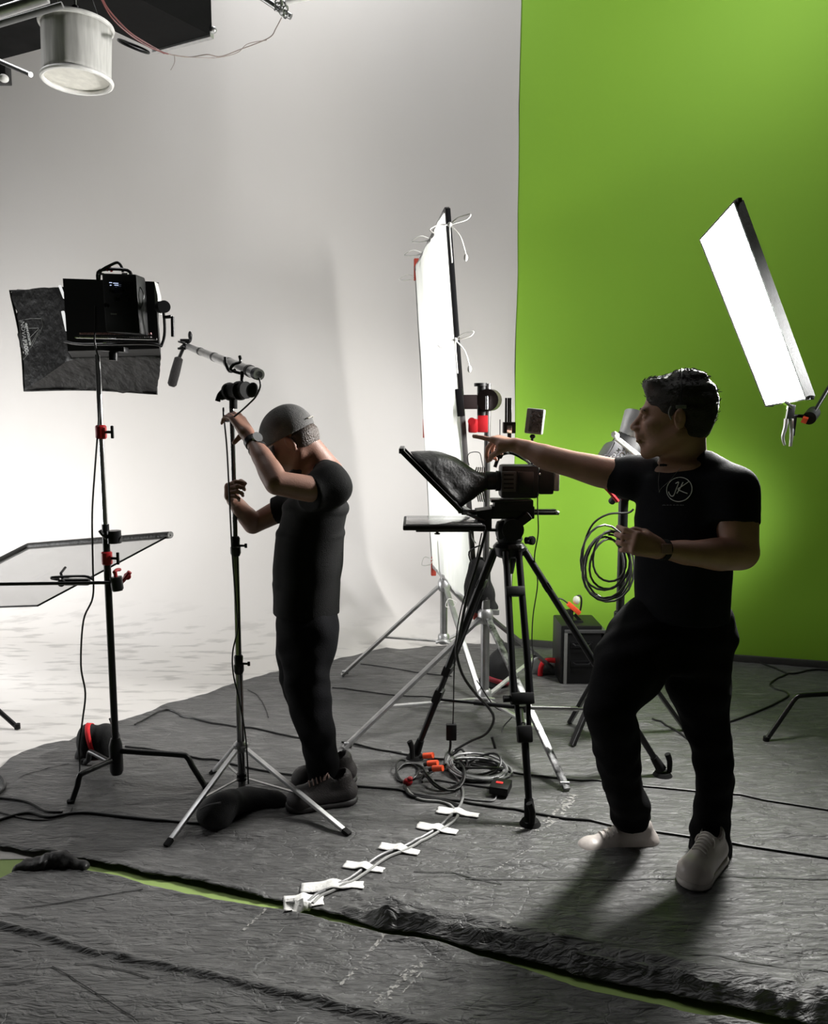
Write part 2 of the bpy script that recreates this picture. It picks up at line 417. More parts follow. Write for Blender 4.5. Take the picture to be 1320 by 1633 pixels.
# ---------------------------------------------------------------- tarpaulins on the floor
def tarp_mat():
    m = bpy.data.materials.new('black_tarpaulin'); m.use_nodes = True; nt = m.node_tree; N = nt.nodes; L = nt.links; b = N['Principled BSDF']
    tc = N.new('ShaderNodeTexCoord')
    def nz_(sc, st, det=6, rot=0, dist=0.):
        mp = N.new('ShaderNodeMapping'); mp.inputs['Scale'].default_value = st; mp.inputs['Rotation'].default_value = (0, 0, rot); L.new(tc.outputs['Object'], mp.inputs[0])
        n = N.new('ShaderNodeTexNoise'); n.inputs['Scale'].default_value = sc; n.inputs['Detail'].default_value = det; n.inputs['Distortion'].default_value = dist; L.new(mp.outputs[0], n.inputs['Vector']); return n.outputs['Fac']
    def ramp(x, a, b_, c0, c1):
        c = N.new('ShaderNodeMapRange'); c.inputs['From Min'].default_value = a; c.inputs['From Max'].default_value = b_; c.inputs['To Min'].default_value = c0; c.inputs['To Max'].default_value = c1; L.new(x, c.inputs['Value']); return c.outputs[0]
    def math_(op, a, b_):
        q = N.new('ShaderNodeMath'); q.operation = op
        for i, z in enumerate((a, b_)):
            if isinstance(z, (int, float)): q.inputs[i].default_value = z
            else: L.new(z, q.inputs[i])
        return q.outputs[0]
    base = ramp(nz_(1.3, (1, 1, 1)), .3, .7, .062, .09)
    dust = ramp(nz_(14, (.6, 2.6, 1), 8, .15), .5, .75, 0, .07)      # dusty wear
    scuff = ramp(nz_(5, (.35, 3.5, 1), 9, -.9, .6), .68, .74, 0, .12)   # scratch streaks
    tot = math_('ADD', math_('ADD', base, dust), scuff)
    cc = N.new('ShaderNodeCombineColor'); L.new(tot, cc.inputs[0]); L.new(math_('MULTIPLY', tot, .99), cc.inputs[1]); L.new(math_('MULTIPLY', tot, .97), cc.inputs[2]); L.new(cc.outputs[0], b.inputs['Base Color'])
    L.new(ramp(nz_(9, (1, 2.5, 1), 6), .3, .7, .36, .58), b.inputs['Roughness'])
    b.inputs['Specular IOR Level'].default_value = .7
    h = math_('ADD', math_('MULTIPLY', nz_(5, (.6, 2.2, 1), 8, .1, .8), 1.0), math_('MULTIPLY', nz_(26, (.5, 1.9, 1), 7, .2, 1.2), .55))
    v = N.new('ShaderNodeTexVoronoi'); v.feature = 'DISTANCE_TO_EDGE'; v.inputs['Scale'].default_value = 7
    mp = N.new('ShaderNodeMapping'); mp.inputs['Scale'].default_value = (.6, 1.7, 1); L.new(tc.outputs['Object'], mp.inputs[0])
    nd = N.new('ShaderNodeTexNoise'); nd.inputs['Scale'].default_value = 3.5; nd.inputs['Detail'].default_value = 5; L.new(tc.outputs['Object'], nd.inputs[0])
    av = N.new('ShaderNodeVectorMath'); av.operation = 'MULTIPLY_ADD'; av.inputs[1].default_value = (.5, .5, .5); L.new(nd.outputs['Color'], av.inputs[0]); L.new(mp.outputs[0], av.inputs[2])
    L.new(av.outputs[0], v.inputs['Vector'])
    cre = ramp(v.outputs['Distance'], 0, .05, -.05, 0)
    h = math_('ADD', h, cre)
    bu = N.new('ShaderNodeBump'); bu.inputs['Strength'].default_value = .8; bu.inputs['Distance'].default_value = .035; L.new(h, bu.inputs['Height']); L.new(bu.outputs[0], b.inputs['Normal'])
    return m
TARP = tarp_mat()
def line_px(pts, px):
    for (x0, y0), (x1, y1) in zip(pts, pts[1:]):
        if x0 <= px <= x1: return y0 + (y1 - y0) * (px - x0) / (x1 - x0)
    return pts[0][1] if px < pts[0][0] else pts[-1][1]
def rid(x, y, sc, ax=1., seed=0.):
    return 1 - abs(noise.noise(V((x * sc * ax, y * sc, seed)))) * 2
def tz(x, y):
    a = noise.noise(V((x * .9, y * 2.2, 1.7))); b = max(0, rid(x, y, 2.0, .55, 4.2) - .72) * .035; c = max(0, rid(x, y, 4.5, .5, 9.1) - .7) * .014
    return .007 + .003 * (a + 1) + b + c
MAINB = [(-420, 1300), (-60, 1262), (0, 1229), (35, 1204), (70, 1193), (110, 1188), (150, 1168), (200, 1152), (270, 1126), (330, 1110), (380, 1090), (450, 1072), (540, 1056), (590, 1042), (650, 1020), (700, 1018), (815, 1029), (1320, 1066), (1700, 1096)]
MAINF = [(-420, 1315), (0, 1356), (60, 1368), (130, 1378), (180, 1387), (250, 1401), (350, 1420), (400, 1432), (470, 1449), (600, 1485), (750, 1519), (950, 1570), (1100, 1605), (1320, 1648), (1700, 1720)]
SEAMS = [[(745, 1406), (1000, 1408), (1320, 1406)], [(880, 1504), (1100, 1530), (1320, 1556)], [(0, 1290), (140, 1310), (300, 1325)]]
def tarp(front, back, p0, p1, nu, nv, lift, fold=None, jag=6.):
    def f(u, v):
        px = p0 + (p1 - p0) * u
        j = jag * (noise.noise(V((px * .02, 3.3, lift * 50))) + .5 * noise.noise(V((px * .07, 1.3, lift * 50))))
        a = G(px, line_px(front, px) + j * .8); b = G(px, line_px(back, px) + j * .35)
        p = a.lerp(b, v)
        z = tz(p.x, p.y) + lift
        dist = (a - b).length * v
        if fold: z += fold(px, dist)
        e = min(v, 1 - v) * (a - b).length
        z += .006 * math.exp(-(e / .03) ** 2) * (1 + noise.noise(V((p.x * 6, p.y * 6, 0))))
        return V((p.x, p.y, z))
    return MB().grid(f, nu, nv)
def fold1(px, d):
    t = min(1, max(0, (px - 525) / 90)); n = noise.noise(V((px * .011, 0, 0))); n2 = noise.noise(V((px * .03, 5, 0)))
    w = .05 + .02 * n
    z = t * (.05 + .022 * n2) * math.exp(-((d - .045 - .02 * n) / (w * .5)) ** 2)
    z += t * (.018 + .012 * n) * math.exp(-((d - .15 - .03 * n2) / .03) ** 2)
    z += (1 - t) * (.012 if px < 420 else .003) * math.exp(-((d - .02) / .02) ** 2)
    return z
o = build(tarp(MAINF, MAINB, -420, 1700, 700, 300, 0, fold1), 'tarpaulin', TARP, solid=.0016)
tag(o, 'large wrinkled black tarpaulin under both people, reaching back to the green wall', 'tarpaulin')
FRT = [(-300, 1520), (-60, 1440), (0, 1409), (50, 1384), (90, 1380), (125, 1393), (180, 1402), (250, 1420), (300, 1433), (350, 1442), (400, 1451), (460, 1460), (520, 1475), (600, 1492), (700, 1515), (800, 1544), (950, 1590), (1100, 1625), (1320, 1668), (1700, 1750)]
MID = [(-300, 1470), (0, 1540), (100, 1560), (200, 1585), (330, 1610), (450, 1650), (600, 1690), (700, 1720), (1000, 1800), (1700, 1980)]
def fold2(px, d): return 0
def foldb(px, d):
    return 0
o = build(tarp(MID, FRT, -300, 1700, 520, 120, .002), 'tarpaulin', TARP, solid=.0016)
tag(o, 'black tarpaulin strip in front of the thin green floor gap, scuffed with pale tape marks', 'tarpaulin')
LOW = [(-300, 1400), (0, 1483), (70, 1503), (150, 1526), (200, 1534), (250, 1545), (330, 1562), (400, 1580), (500, 1600), (600, 1622), (700, 1642), (1000, 1725), (1700, 1880)]
BOT = [(-300, 1950), (1700, 2150)]
def fold3(px, d): return 0
def lowf(u, v):
    px = -300 + 2000 * u
    j = 2.5 * noise.noise(V((px * .03, 7, 0)))
    a = G(px, line_px(BOT, px)); b = G(px, line_px(LOW, px) + j); p = a.lerp(b, v); D = (a - b).length * (1 - v)
    z = tz(p.x + 3, p.y) + .012 + .016 * math.exp(-((D - .02) / .018) ** 2)
    return V((p.x, p.y, z))
o = build(MB().grid(lowf, 420, 160), 'tarpaulin', TARP, solid=.0016)
tag(o, 'black tarpaulin nearest the camera, its raised folded edge running to lower right', 'tarpaulin')
# crumpled gathered bunch of tarp at the left of the gap
c0 = G(85, 1386); s_ = SDF((c0.x - .25, c0.y - .15, -.01), (c0.x + .25, c0.y + .15, .12), .005)
s_.cap(c0 + V((-.1, 0, .02)), c0 + V((.03, .01, .03)), .02, .032, k=.02); s_.cap(c0 + V((.03, .01, .03)), c0 + V((.13, -.02, .02)), .03, .015, k=.02); s_.cap(c0 + V((-.12, -.03, .012)), c0 + V((-.02, -.01, .02)), .012, .02, k=.02)
s_.folds(.009, 3, 4); o, _ = s_.mesh('tarpaulin_bunch', NYLON, None, 1)
tag(o, 'crumpled bunch of black plastic at the left end of the green gap', 'plastic')
# ================================================================ people
SHIRT_A = mat('navy_black_cotton', (.0055, .006, .009), .85, spec=.15, bump=.25, bscale=300, sheen=.0)
SHIRT_B = mat('black_cotton', (.005, .005, .005), .85, spec=.15, bump=.25, bscale=300)
DENIM = mat('black_trouser_cloth', (.0035, .0035, .0045), .9, spec=.12, bump=.3, bscale=260)
HAIRM = mat('dark_brown_hair', (.018, .012, .01), .5, nscale=90, stretch=(1, 6, 1), bump=.6, bscale=160)
GREYHAIR = mat('short_brown_hair', (.045, .028, .02), .5, nscale=90, bump=.6, bscale=160)
SHOEW = mat('white_shoe_leather', (.52, .47, .44), .4, noise_amt=.08, bump=.08, bscale=50)
SOLEM = mat('dark_sole_rubber', (.03, .028, .028), .6)
CAPM = mat('grey_washed_cap_cloth', (.085, .082, .08), .85, nscale=18, noise_amt=.35, bump=.4, bscale=220)
def head_frame(Fv, Uv):
    Fv = nz(Fv); Uv = np.array(Uv, float); Uv = nz(Uv - Fv * (Uv @ Fv)); Lv = np.cross(Uv, Fv); return Fv, Lv, Uv
def head(s, H, fr, k=1.0):
    f, l, u = fr; H = np.array(H, float)
    at = lambda a, b, c: H + (f * a + l * b + u * c) * k
    ax = (f, l, u)
    R = lambda *r: [q * k for q in r]
    s.ell(at(-.006, 0, .04), R(.105, .08, .092), ax, k=.01)
    s.ell(at(.035, 0, -.03), R(.078, .066, .085), ax, k=.03)
    for sg in (-1, 1):
        s.cap(at(.0, sg * .056, -.055), at(.07, sg * .026, -.105), .024 * k, .02 * k, k=.03)
        s.ell(at(.075, sg * .04, -.028), R(.026, .022, .02), ax, k=.02)
    s.cap(at(.088, -.008, -.112), at(.088, .008, -.112), .022 * k, k=.02)
    s.cap(at(.102, -.034, .016), at(.102, .034, .016), .0125 * k, k=.018)
    for sg in (-1, 1): s.ell(at(.115, sg * .033, -.004), R(.02, .019, .012), ax, k=.012, sub=True)
    for sg in (-1, 1): s.ell(at(.094, sg * .032, -.004), R(.013, .0145, .0125), ax, k=.003)
    s.cap(at(.106, 0, .004), at(.132, 0, -.033), .0095 * k, .0125 * k, k=.012)
    for sg in (-1, 1): s.ell(at(.122, sg * .013, -.039), R(.013, .009, .009), ax, k=.008)
    s.ell(at(.104, 0, -.058), R(.022, .03, .018), ax, k=.015)
    s.ell(at(.117, 0, -.064), R(.0105, .024, .0062), ax, k=.004)
    s.ell(at(.115, 0, -.077), R(.0105, .021, .0068), ax, k=.004)
    s.ell(at(.1, 0, -.09), R(.014, .02, .008), ax, k=.012)
    for sg in (-1, 1):
        s.ell(at(-.004, sg * .083, -.008), R(.018, .009, .032), ax, k=.006)
        s.ell(at(.002, sg * .092, -.004), R(.009, .006, .017), ax, k=.004, sub=True)
    return at, ax
def chain(s, pts, k=.03, grow=0.):
    s.chain(pts, k)
def shoe(root_, toe, heel, yawside, L=.3, lift=0., name='shoe', upper=None, h=.0045, pitch=0):
    toe = np.array(toe, float); heel = np.array(heel, float); f = nz(toe - heel); u = nz(np.array((0, 0, 1.)) - f * f[2]); l = np.cross(u, f); L = np.linalg.norm(toe - heel)
    at = lambda a, b, c: heel + f * a * L + l * b + u * c
    lo = np.minimum(toe, heel) - .14; hi = np.maximum(toe, heel) + .18
    s = SDF(lo, hi, h); ax = (f, l, u)
    s.cap(at(.15, 0, .05), at(.80, 0, .038), .048, .056, k=.02, n=u, sq=.92)
    s.ell(at(.82, .002, .035), (.058, .059, .05), ax, k=.02)
    s.cap(at(.17, 0, .05), at(.21, 0, .108), .044, .043, k=.02, n=l, sq=.88)
    s.cap(at(.28, 0, .105), at(.64, 0, .068), .043, .04, k=.02, n=l, sq=.88)
    s.cap(at(.28, 0, .12), at(.28, 0, .25), .036, .03, k=.004, sub=True)
    s.clip(at(0, 0, .004), -u)
    up, bvh = s.mesh(name, upper or SHOEW, root_)
    s2 = SDF(lo, hi, h)
    s2.cap(at(.16, 0, .012), at(.80, 0, .012), .053, .062, k=.02, n=u, sq=.5); s2.ell(at(.83, 0, .012), (.06, .053, .03), ax, k=.02)
    s2.clip(at(0, 0, .026), u); s2.clip(at(0, 0, -.002), -u)
    sole, _ = s2.mesh('sole', mat('pale_sole', (.5, .46, .43), .5) if upper is None else SOLEM, up)
    out = MB(); out.cyl(at(.5, 0, -.006), at(.5, 0, -.001), .04)
    s3 = SDF(lo, hi, h); s3.cap(at(.15, 0, 0), at(.80, 0, 0), .045, .051, k=.02, n=u, sq=.5); s3.clip(at(0, 0, .002), u); s3.clip(at(0, 0, -.008), -u)
    s3.mesh('tread', SOLEM, sole)
    # laces
    g = MB()
    for i in range(6):
        a = .42 + .055 * i; row = []
        for t in (-1, -.5, 0, .5, 1):
            o = at(a, t * .026, .25); hit = bvh.ray_cast(V(o), V(-u))
            row.append((hit[0] if hit[0] is not None else V(at(a, t * .026, .1))) + V(u) * .003)
        g.tube(row, .0032, 6, smooth=3)
    for sg in (-1, 1):
        o0 = bvh.ray_cast(V(at(.41, 0, .25)), V(-u))[0] or V(at(.41, 0, .12))
        g.tube([o0 + V(u) * .004, o0 + V(l) * sg * .028 + V(u) * .01 + V(f) * .012, o0 + V(l) * sg * .034 - V(u) * .012 + V(f) * .026, o0 + V(l) * sg * .01 + V(u) * .0 + V(f) * .018], .0028, 6, smooth=5)
    build(g, 'laces', mat('lace_cotton', (.6, .56, .52), .8) if upper is None else mat('orange_grey_lace', (.3, .2, .17), .8), up)
    return up, at
def eyebrows(root_, at, fr, m):
    for sg in (-1, 1):
        g = MB(); g.tube([at(.112, sg * .014, .018), at(.112, sg * .03, .024), at(.1, sg * .048, .018)], [.003, .0045, .002], 8, smooth=5); build(g, 'eyebrow', m, root_)

# ---------------------------------------------------------------- the man pointing (right)
D2 = 2.76
foot2 = G(1115, 1412)
man2 = T('person', V((.98, 2.76, 0)), 'person in navy-black t-shirt and white sneakers, left arm bent, pointing across the camera', 'person')
p = lambda x, y, Y=D2: np.array(P(x, y, Y))
SX = nz((.8, -.6, 0)); SY = nz((-.6, -.8, 0))
b = SDF((.25, 2.3, -.01), (1.35, 3.45, 1.86), .0046)
H2 = p(1081, 664, 2.76); FR2 = head_frame((-.95, .30, .0), (0, 0, 1))
at2, ax2 = head(b, H2, FR2, 1.12)
b.cap(at2(-.028, 0, -.06), p(1094, 735, 2.79), .063, .07, k=.03)
b.loft([(p(1097, 742), .11, .08, SX, SY), (p(1097, 775), .17, .1, SX, SY), (p(1090, 900), .15, .11, SX, SY), (p(1088, 1000), .155, .115, SX, SY)], k=.03)
shR, elR, wrR = p(1012, 762, 2.9), p(903, 738, 3.03), p(822, 710, 3.15)
chain(b, [(shR, .062), (p(960, 753, 2.96), .060), (elR, .051), (p(872, 730, 3.07), .05), (p(845, 718, 3.12), .038), (wrR, .030)], k=.02)
D = p(783, 698, 3.21) - wrR; N_ = np.array((.05, .1, -1.)); hand(b, wrR, D, N_, np.cross(D, N_), [crv(2, 3, 3), crv(62, 32, 20), crv(72, 40, 25), crv(78, 45, 30)], [(.015, .01, .02), (.05, .035, .036), (.075, .06, .032), (.085, .08, .018)], sc=1.05)
shL, elL, wrL = p(1166, 785, 2.66), p(1180, 880, 2.6), p(1052, 876, 2.5)
chain(b, [(shL, .07), (p(1172, 830, 2.63), .074), (elL, .062), (p(1150, 884, 2.58), .056), (p(1100, 882, 2.54), .042), (wrL, .029)], k=.025)
D = p(1008, 864, 2.47) - wrL; N_ = np.array((.1, 1., -.15)); hand(b, wrL, D, N_, np.cross(N_, D), [crv(48, 35, 20), crv(52, 38, 22), crv(56, 40, 24), crv(60, 42, 25)], [(.02, .01, .022), (.045, .03, .04), (.07, .05, .04), (.09, .062, .028)], sc=1.05)
chain(b, [(p(1040, 1005, 2.8), .1), (p(972, 1140, 2.62), .06), (p(1010, 1300, 2.88), .033)]); chain(b, [(p(1115, 1005, 2.76), .1), (p(1135, 1180, 2.74), .055), (p(1142, 1368, 2.87), .03)])
body2, bvh2 = b.mesh('body', SKIN, man2)
# hair
h = SDF(H2 - .2, H2 + .24, .0042)
K = 1.12
h.ell(at2(-.010, 0, .046), [q * K for q in (.109, .086, .094)], ax2, k=.01)
h.ell(at2(-.035, 0, .0), [q * K for q in (.076, .08, .085)], ax2, k=.02)
h.ell(at2(.062, 0, .096), [q * K for q in (.05, .06, .03)], ax2, k=.02)
h.ell(at2(-.03, 0, .125), [q * K for q in (.045, .05, .02)], ax2, k=.02)
h.ell(at2(.15, 0, -.035), [q * K for q in (.118, .2, .092)], ax2, k=.006, sub=True)
h.ell(at2(-.002, .09, -.012), [q * K for q in (.024, .03, .036)], ax2, k=.004, sub=True)
h.ell(at2(-.002, -.09, -.012), [q * K for q in (.024, .03, .036)], ax2, k=.004, sub=True)
h.clip(at2(0, 0, -.075), nz(-FR2[2] * .9 + FR2[0] * .35))
h.folds(.004, 5, 4)
hair2, hb2 = h.mesh('hair', HAIRM, man2, 1)
def strands(ho, parent_root, back, n, L, up_min, seed, m):
    rnd = random.Random(seed); me = ho.data; po = root_world(ho); g = MB(); vs = me.vertices; back = V(back)
    for i in range(n):
        v = vs[rnd.randrange(len(vs))]; nn = v.normal
        if nn.z < up_min: continue
        b_ = v.co + po; tg = (back - nn * back.dot(nn) + V((rnd.uniform(-.4, .4), rnd.uniform(-.4, .4), rnd.uniform(-.2, .2)))).normalized(); l_ = L * rnd.uniform(.5, 1.3)
        g.tube([b_ - nn * .002, b_ + tg * l_ * .5 + nn * l_ * .10, b_ + tg * l_ + nn * l_ * .06], [.0016, .0013, .0005], 4)
    o = build(g, 'hair_strands', m, ho); return tag(o, kind='stuff')
strands(hair2, man2, -FR2[0] * .9 + np.array((0, 0, .25)), 1300, .013, -.2, 4, HAIRM)
eyebrows(man2, at2, FR2, HAIRM)
g = MB(); cc = [at2(-.005 + .0, .1 * math.cos(a) , .035 + .112 * math.sin(a)) for a in [math.radians(q) for q in range(0, 181, 12)]]
g.tube(cc, .0016, 6); hs = build(g, 'headset_band', BLKM, man2)
g = MB(); g.box(V(at2(-.006, .1, .028)), (.034, .005, .012), tuple(V(q) for q in (FR2[0], FR2[1], FR2[2])), .002); build(g, 'headset_clip', GREYP, hs)
g = MB(); g.tube([at2(.022, .088, .03), at2(.028, .09, .01), at2(.02, .092, -.01)], .003, 8, smooth=4); build(g, 'ear_clip', GREYP, hs)
# shirt
s = SDF((.55, 2.4, .8), (1.4, 3.2, 1.62), .006)
def sleeve(pts, k=.02):
    s.chain(pts, k); g3 = np.meshgrid(*s.ax, indexing='ij'); c1 = pts[-1][0]; n_ = nz(c1 - pts[-2][0]); c1 = c1 - n_ * .0
    cut = sum((g3[i] - c1[i]) * n_[i] for i in range(3)); s.d = np.where(cut > 0, np.maximum(s.d, cut), s.d).astype(np.float32)
def hemline(z):
    g3 = np.meshgrid(*s.ax, indexing='ij'); s.d = np.maximum(s.d, z - g3[2]).astype(np.float32)
sleeve([(shR, .076), (p(990, 760, 2.935), .07), (p(976, 757, 2.95), .069)])
d0 = s.d.copy(); s.d[:] = 9
sleeve([(shL, .083), (p(1170, 815, 2.64), .086), (p(1169, 834, 2.632), .087)]); s.d = np.minimum(s.d, d0)
s.loft([(p(1096, 742), .11, .078, SX, SY), (p(1098, 768), .175, .108, SX, SY), (p(1092, 830), .180, .13, SX, SY), (p(1088, 900), .170, .132, SX, SY), (p(1087, 960), .168, .134, SX, SY), (p(1087, 1006), .173, .14, SX, SY)], k=.045)
s.cap(p(1075, 748, 2.84), shR, .058, .074, k=.04); s.cap(p(1122, 748, 2.74), shL, .06, .082, k=.04)
s.folds(.0042, 3, 1.0); hemline(p(1087, 985)[2])
s.cap(p(1088, 716, 2.78), p(1090, 738, 2.775), .070, .072, k=.006, sub=True)
shirt2, sb = s.mesh('t_shirt', SHIRT_A, man2)
# collar rib
# trousers
t = SDF((.5, 2.4, .03), (1.3, 3.1, 1.02), .006)
t.loft([(p(1088, 975), .158, .12, SX, SY), (p(1090, 1010), .17, .13, SX, SY), (p(1088, 1050), .15, .13, SX, SY)], k=.03)
chain(t, [(p(1038, 1000, 2.80), .128), (p(1003, 1062, 2.70), .128), (p(973, 1130, 2.63), .088), (p(982, 1190, 2.68), .082), (p(993, 1250, 2.76), .074), (p(1003, 1285, 2.84), .077), (p(1007, 1330, 2.88), .072)], k=.03)
cutz = p(1003, 1316, 2.86)[2]; gg3 = np.meshgrid(*t.ax, indexing='ij'); t.d = np.where(gg3[0] < .95, np.maximum(t.d, cutz - gg3[2] + .25 * (gg3[0] - .78)), t.d).astype(np.float32)
chain(t, [(p(1112, 1005, 2.77), .13), (p(1112, 1090, 2.76), .116), (p(1125, 1150, 2.75), .085), (p(1138, 1200, 2.75), .070), (p(1138, 1260, 2.77), .069), (p(1133, 1300, 2.78), .068), (p(1132, 1330, 2.80), .074), (p(1133, 1378, 2.81), .082)], k=.03)
cutz = p(1130, 1357, 2.83)[2]; t.d = np.where(gg3[0] > .95, np.maximum(t.d, cutz - gg3[2]), t.d).astype(np.float32)
t.folds(.008, 11, 1.7)
t.mesh('trousers', DENIM, man2)
# shoes: one lifted, one planted
hl = P(1050, 1357, 2.90); tl = P(918, 1375, 2.84)
shoe(man2, tl, hl, 0)
ty = G(1097, 1423); dr = V((-.67, -.74, 0)).normalized(); tp = V((ty.x, ty.y, .019)); shoe(man2, tp, tp - dr * .27, 0)
# watch, ring, necklace
def band(c, ax_, R, w, name, m, parent, sq=None):
    g = MB(); x, y, d = frame_of(ax_)
    rs = [[V(c) + V(d) * q + (x * math.cos(a) + y * math.sin(a)) * rr for a in [2 * math.pi * k / 28 for k in range(28)]] for q, rr in ((-w / 2, R), (-w / 2, R + .003), (w / 2, R + .003), (w / 2, R))]
    g.rings(rs, closed=True); return build(g, name, m, parent)
dW = V(wrL - p(1100, 882, 2.54)).normalized(); wc = V(wrL) + dW * -.014
wt = band(wc, dW, .032, .02, 'watch', BLKR, man2)
g = MB(); fc = wc + V((0, -.034, .008)); x_, y_, d_ = frame_of(V((0, -1, .15))); g.box(fc, (.034, .034, .009), (x_, y_, d_), .006); build(g, 'watch_face', mat('rose_watch_glass', (.45, .27, .24), .15, .4), wt)
g = MB()
def onto(bvh_, x, y, lift=.001):
    d = ray(x, y).normalized(); hh = bvh_.ray_cast(V((0, 0, CAMH)), d); return hh[0] - d * lift if hh[0] is not None else None
def surf_line(bvh_, px, r, name, m, parent, n=6, closed=False, flat=.5):
    pts = [V((x, y, 0)) for x, y in px]; pts = catmull(pts, n, closed); q = [onto(bvh_, a.x, a.y) for a in pts]; q = [a for a in q if a is not None]
    if len(q) < 2: return None
    g = MB(); g.tube(q, r, 6, closed=closed); return g
gg = surf_line(sb, [(1052, 747), (1050, 765), (1051, 784), (1054, 779), (1068, 766), (1084, 748), (1098, 738)], .0009, 'x', None, None)
if gg: build(gg, 'necklace', STEEL, man2)
# emblem: ring with the two script letters, printed on the chest
em = MB()
def stroke(px, r=.0016, closed=False, n=6):
    pts = catmull([V((x, y, 0)) for x, y in px], n, closed); q = [onto(sb, a.x, a.y, .0012) for a in pts]; q = [a for a in q if a is not None]
    if len(q) > 2: em.tube(q, r, 6, closed=closed)
stroke([(1083 + 20.5 * math.cos(a) * math.cos(-.45) - 19 * math.sin(a) * math.sin(-.45), 780.5 + 20.5 * math.cos(a) * math.sin(-.45) + 19 * math.sin(a) * math.cos(-.45)) for a in [2 * math.pi * k / 16 for k in range(16)]], .0014, True, 3)
stroke([(1077, 771), (1082, 769), (1078, 780), (1074, 790), (1070, 791), (1067, 787), (1066, 784)])
stroke([(1089, 769), (1085, 777), (1079, 787)])
stroke([(1098, 768), (1088, 775), (1081, 780), (1088, 784), (1096, 787)])
build(em, 'chest_emblem', INK, shirt2)
em = MB()
for x0, x1 in ((1056, 1061), (1063, 1066), (1067.5, 1071), (1073, 1076), (1078, 1082), (1084, 1087), (1088, 1090)): stroke([(x0, 806), ((x0 + x1) / 2, 805.2), (x1, 806)], .0012, n=2)
build(em, 'small_print', mat('faded_print', (.12, .12, .13), .7), shirt2)

# ---------------------------------------------------------------- the man adjusting the stand (left)
D1 = 3.2
man1 = T('person', V((-.42, 3.2, 0)), 'person in grey cap and black t-shirt, head bowed, gripping the chrome microphone stand', 'person')
SX1 = nz((.12, -1, 0)); SY1 = nz((-1, -.12, 0))
q = lambda x, y, Y=D1: np.array(P(x, y, Y))
b = SDF((-.95, 2.8, -.01), (-.15, 3.65, 1.78), .0046)
H1 = q(467, 704, 3.2); FR1 = head_frame((-.78, .06, -.62), (-.62, 0, .78))
at1, ax1 = head(b, H1, FR1, 1.02)
b.cap(at1(-.03, 0, -.05), q(517, 752, 3.22), .06, .072, k=.03)
b.loft([(q(517, 755), .12, .08, SX1, SY1), (q(508, 790), .17, .105, SX1, SY1), (q(490, 900), .15, .11, SX1, SY1), (q(488, 985), .15, .11, SX1, SY1)], k=.03)
sh, el, wr = q(527, 772, 3.02), q(441, 770, 2.9), q(394, 692, 3.05)
chain(b, [(sh, .06), (q(495, 780, 2.96), .05), (el, .046), (q(433, 755, 2.93), .047), (q(420, 732, 2.97), .040), (q(403, 705, 3.03), .029), (wr, .028)], k=.02)
D = q(369, 652, 3.13) - wr; N_ = np.array((-.75, .65, -.35)); hand(b, wr, D, N_, np.cross(N_, D), [crv(12, 40, 25), crv(14, 42, 25), crv(20, 44, 28), crv(28, 48, 30)], [(.02, .01, .022), (.045, .035, .032), (.05, .06, .02), (.045, .088, .005)])
sh, el, wr = q(500, 790, 3.38), q(403, 836, 3.40), q(372, 797, 3.26)
chain(b, [(sh, .06), (q(450, 812, 3.39), .05), (el, .043), (q(396, 826, 3.36), .043), (q(384, 812, 3.31), .036), (wr, .029)], k=.02)
D = q(358, 776, 3.14) - wr; N_ = np.array((1., -.1, .15)); hand(b, wr, D, N_, np.cross(D, N_), [crv(62, 70, 40), crv(66, 72, 40), crv(70, 74, 42), crv(74, 76, 45)], [(.02, .01, .022), (.05, .03, .04), (.075, .05, .045), (.085, .07, .03)])
chain(b, [(q(496, 1010, 3.14), .085), (q(493, 1110, 3.11), .06), (q(518, 1272, 3.28), .032)]); chain(b, [(q(482, 1000, 3.28), .1), (q(478, 1100, 3.25), .06), (q(512, 1244, 3.43), .032)])
body1, bvh1 = b.mesh('body', mat('tanned_skin', (.24, .12, .085), .48, nscale=14, noise_amt=.14, bump=.12, bscale=180), man1)
c = SDF(H1 - .22, H1 + .22, .0045)
c.ell(at1(-.006, 0, .045), (.118, .094, .106), ax1, k=.01)
c.clip(at1(0, 0, .026), nz(-FR1[2] + FR1[0] * .2))
c.ell(at1(-.006, 0, .038), (.108, .084, .096), ax1, k=.003, sub=True)
c.folds(.002, 8, 1.5)
capo, _ = c.mesh('cap', CAPM, man1, 1)
g = MB()
def brim(u, v):
    a = math.radians(-58 + 116 * u); R0, R1 = .104, .104 + .058 * math.cos(a * .95) ** .6
    r = R0 + (R1 - R0) * v; return V(at1(r * math.cos(a) * 1.0, r * math.sin(a) * .86, .034 - .02 * v - .035 * (abs(math.sin(a)) ** 2) * v - .004))
g.grid(brim, 20, 6); build(g, 'cap_brim', CAPM, capo, solid=.004)
g = MB(); g.tube([at1(-.112, .045, .03), at1(-.124, 0, .03), at1(-.112, -.045, .03)], .006, 8, smooth=6, flat=.4); build(g, 'cap_strap', mat('pale_cap_strap', (.4, .38, .34), .5), capo)
h = SDF(H1 - .2, H1 + .2, .0045); h.ell(at1(-.03, 0, -.01), (.082, .083, .07), ax1, k=.02)
h.ell(at1(.16, 0, -.03), (.15, .2, .12), ax1, k=.006, sub=True); h.clip(at1(0, 0, .04), FR1[2]); h.folds(.003, 4, 3); h.mesh('hair', GREYHAIR, man1, 1)
h = SDF(H1 - .2, H1 + .2, .0045); h.ell(at1(.05, 0, -.085), (.056, .062, .05), ax1, k=.01); h.clip(at1(0, 0, -.07), nz(FR1[2] + FR1[0] * .2)); h.folds(.002, 2, 3); h.mesh('beard', HAIRM, man1, 1)
eyebrows(man1, at1, FR1, HAIRM)
s = SDF((-.7, 2.75, .75), (-.1, 3.65, 1.62), .006)
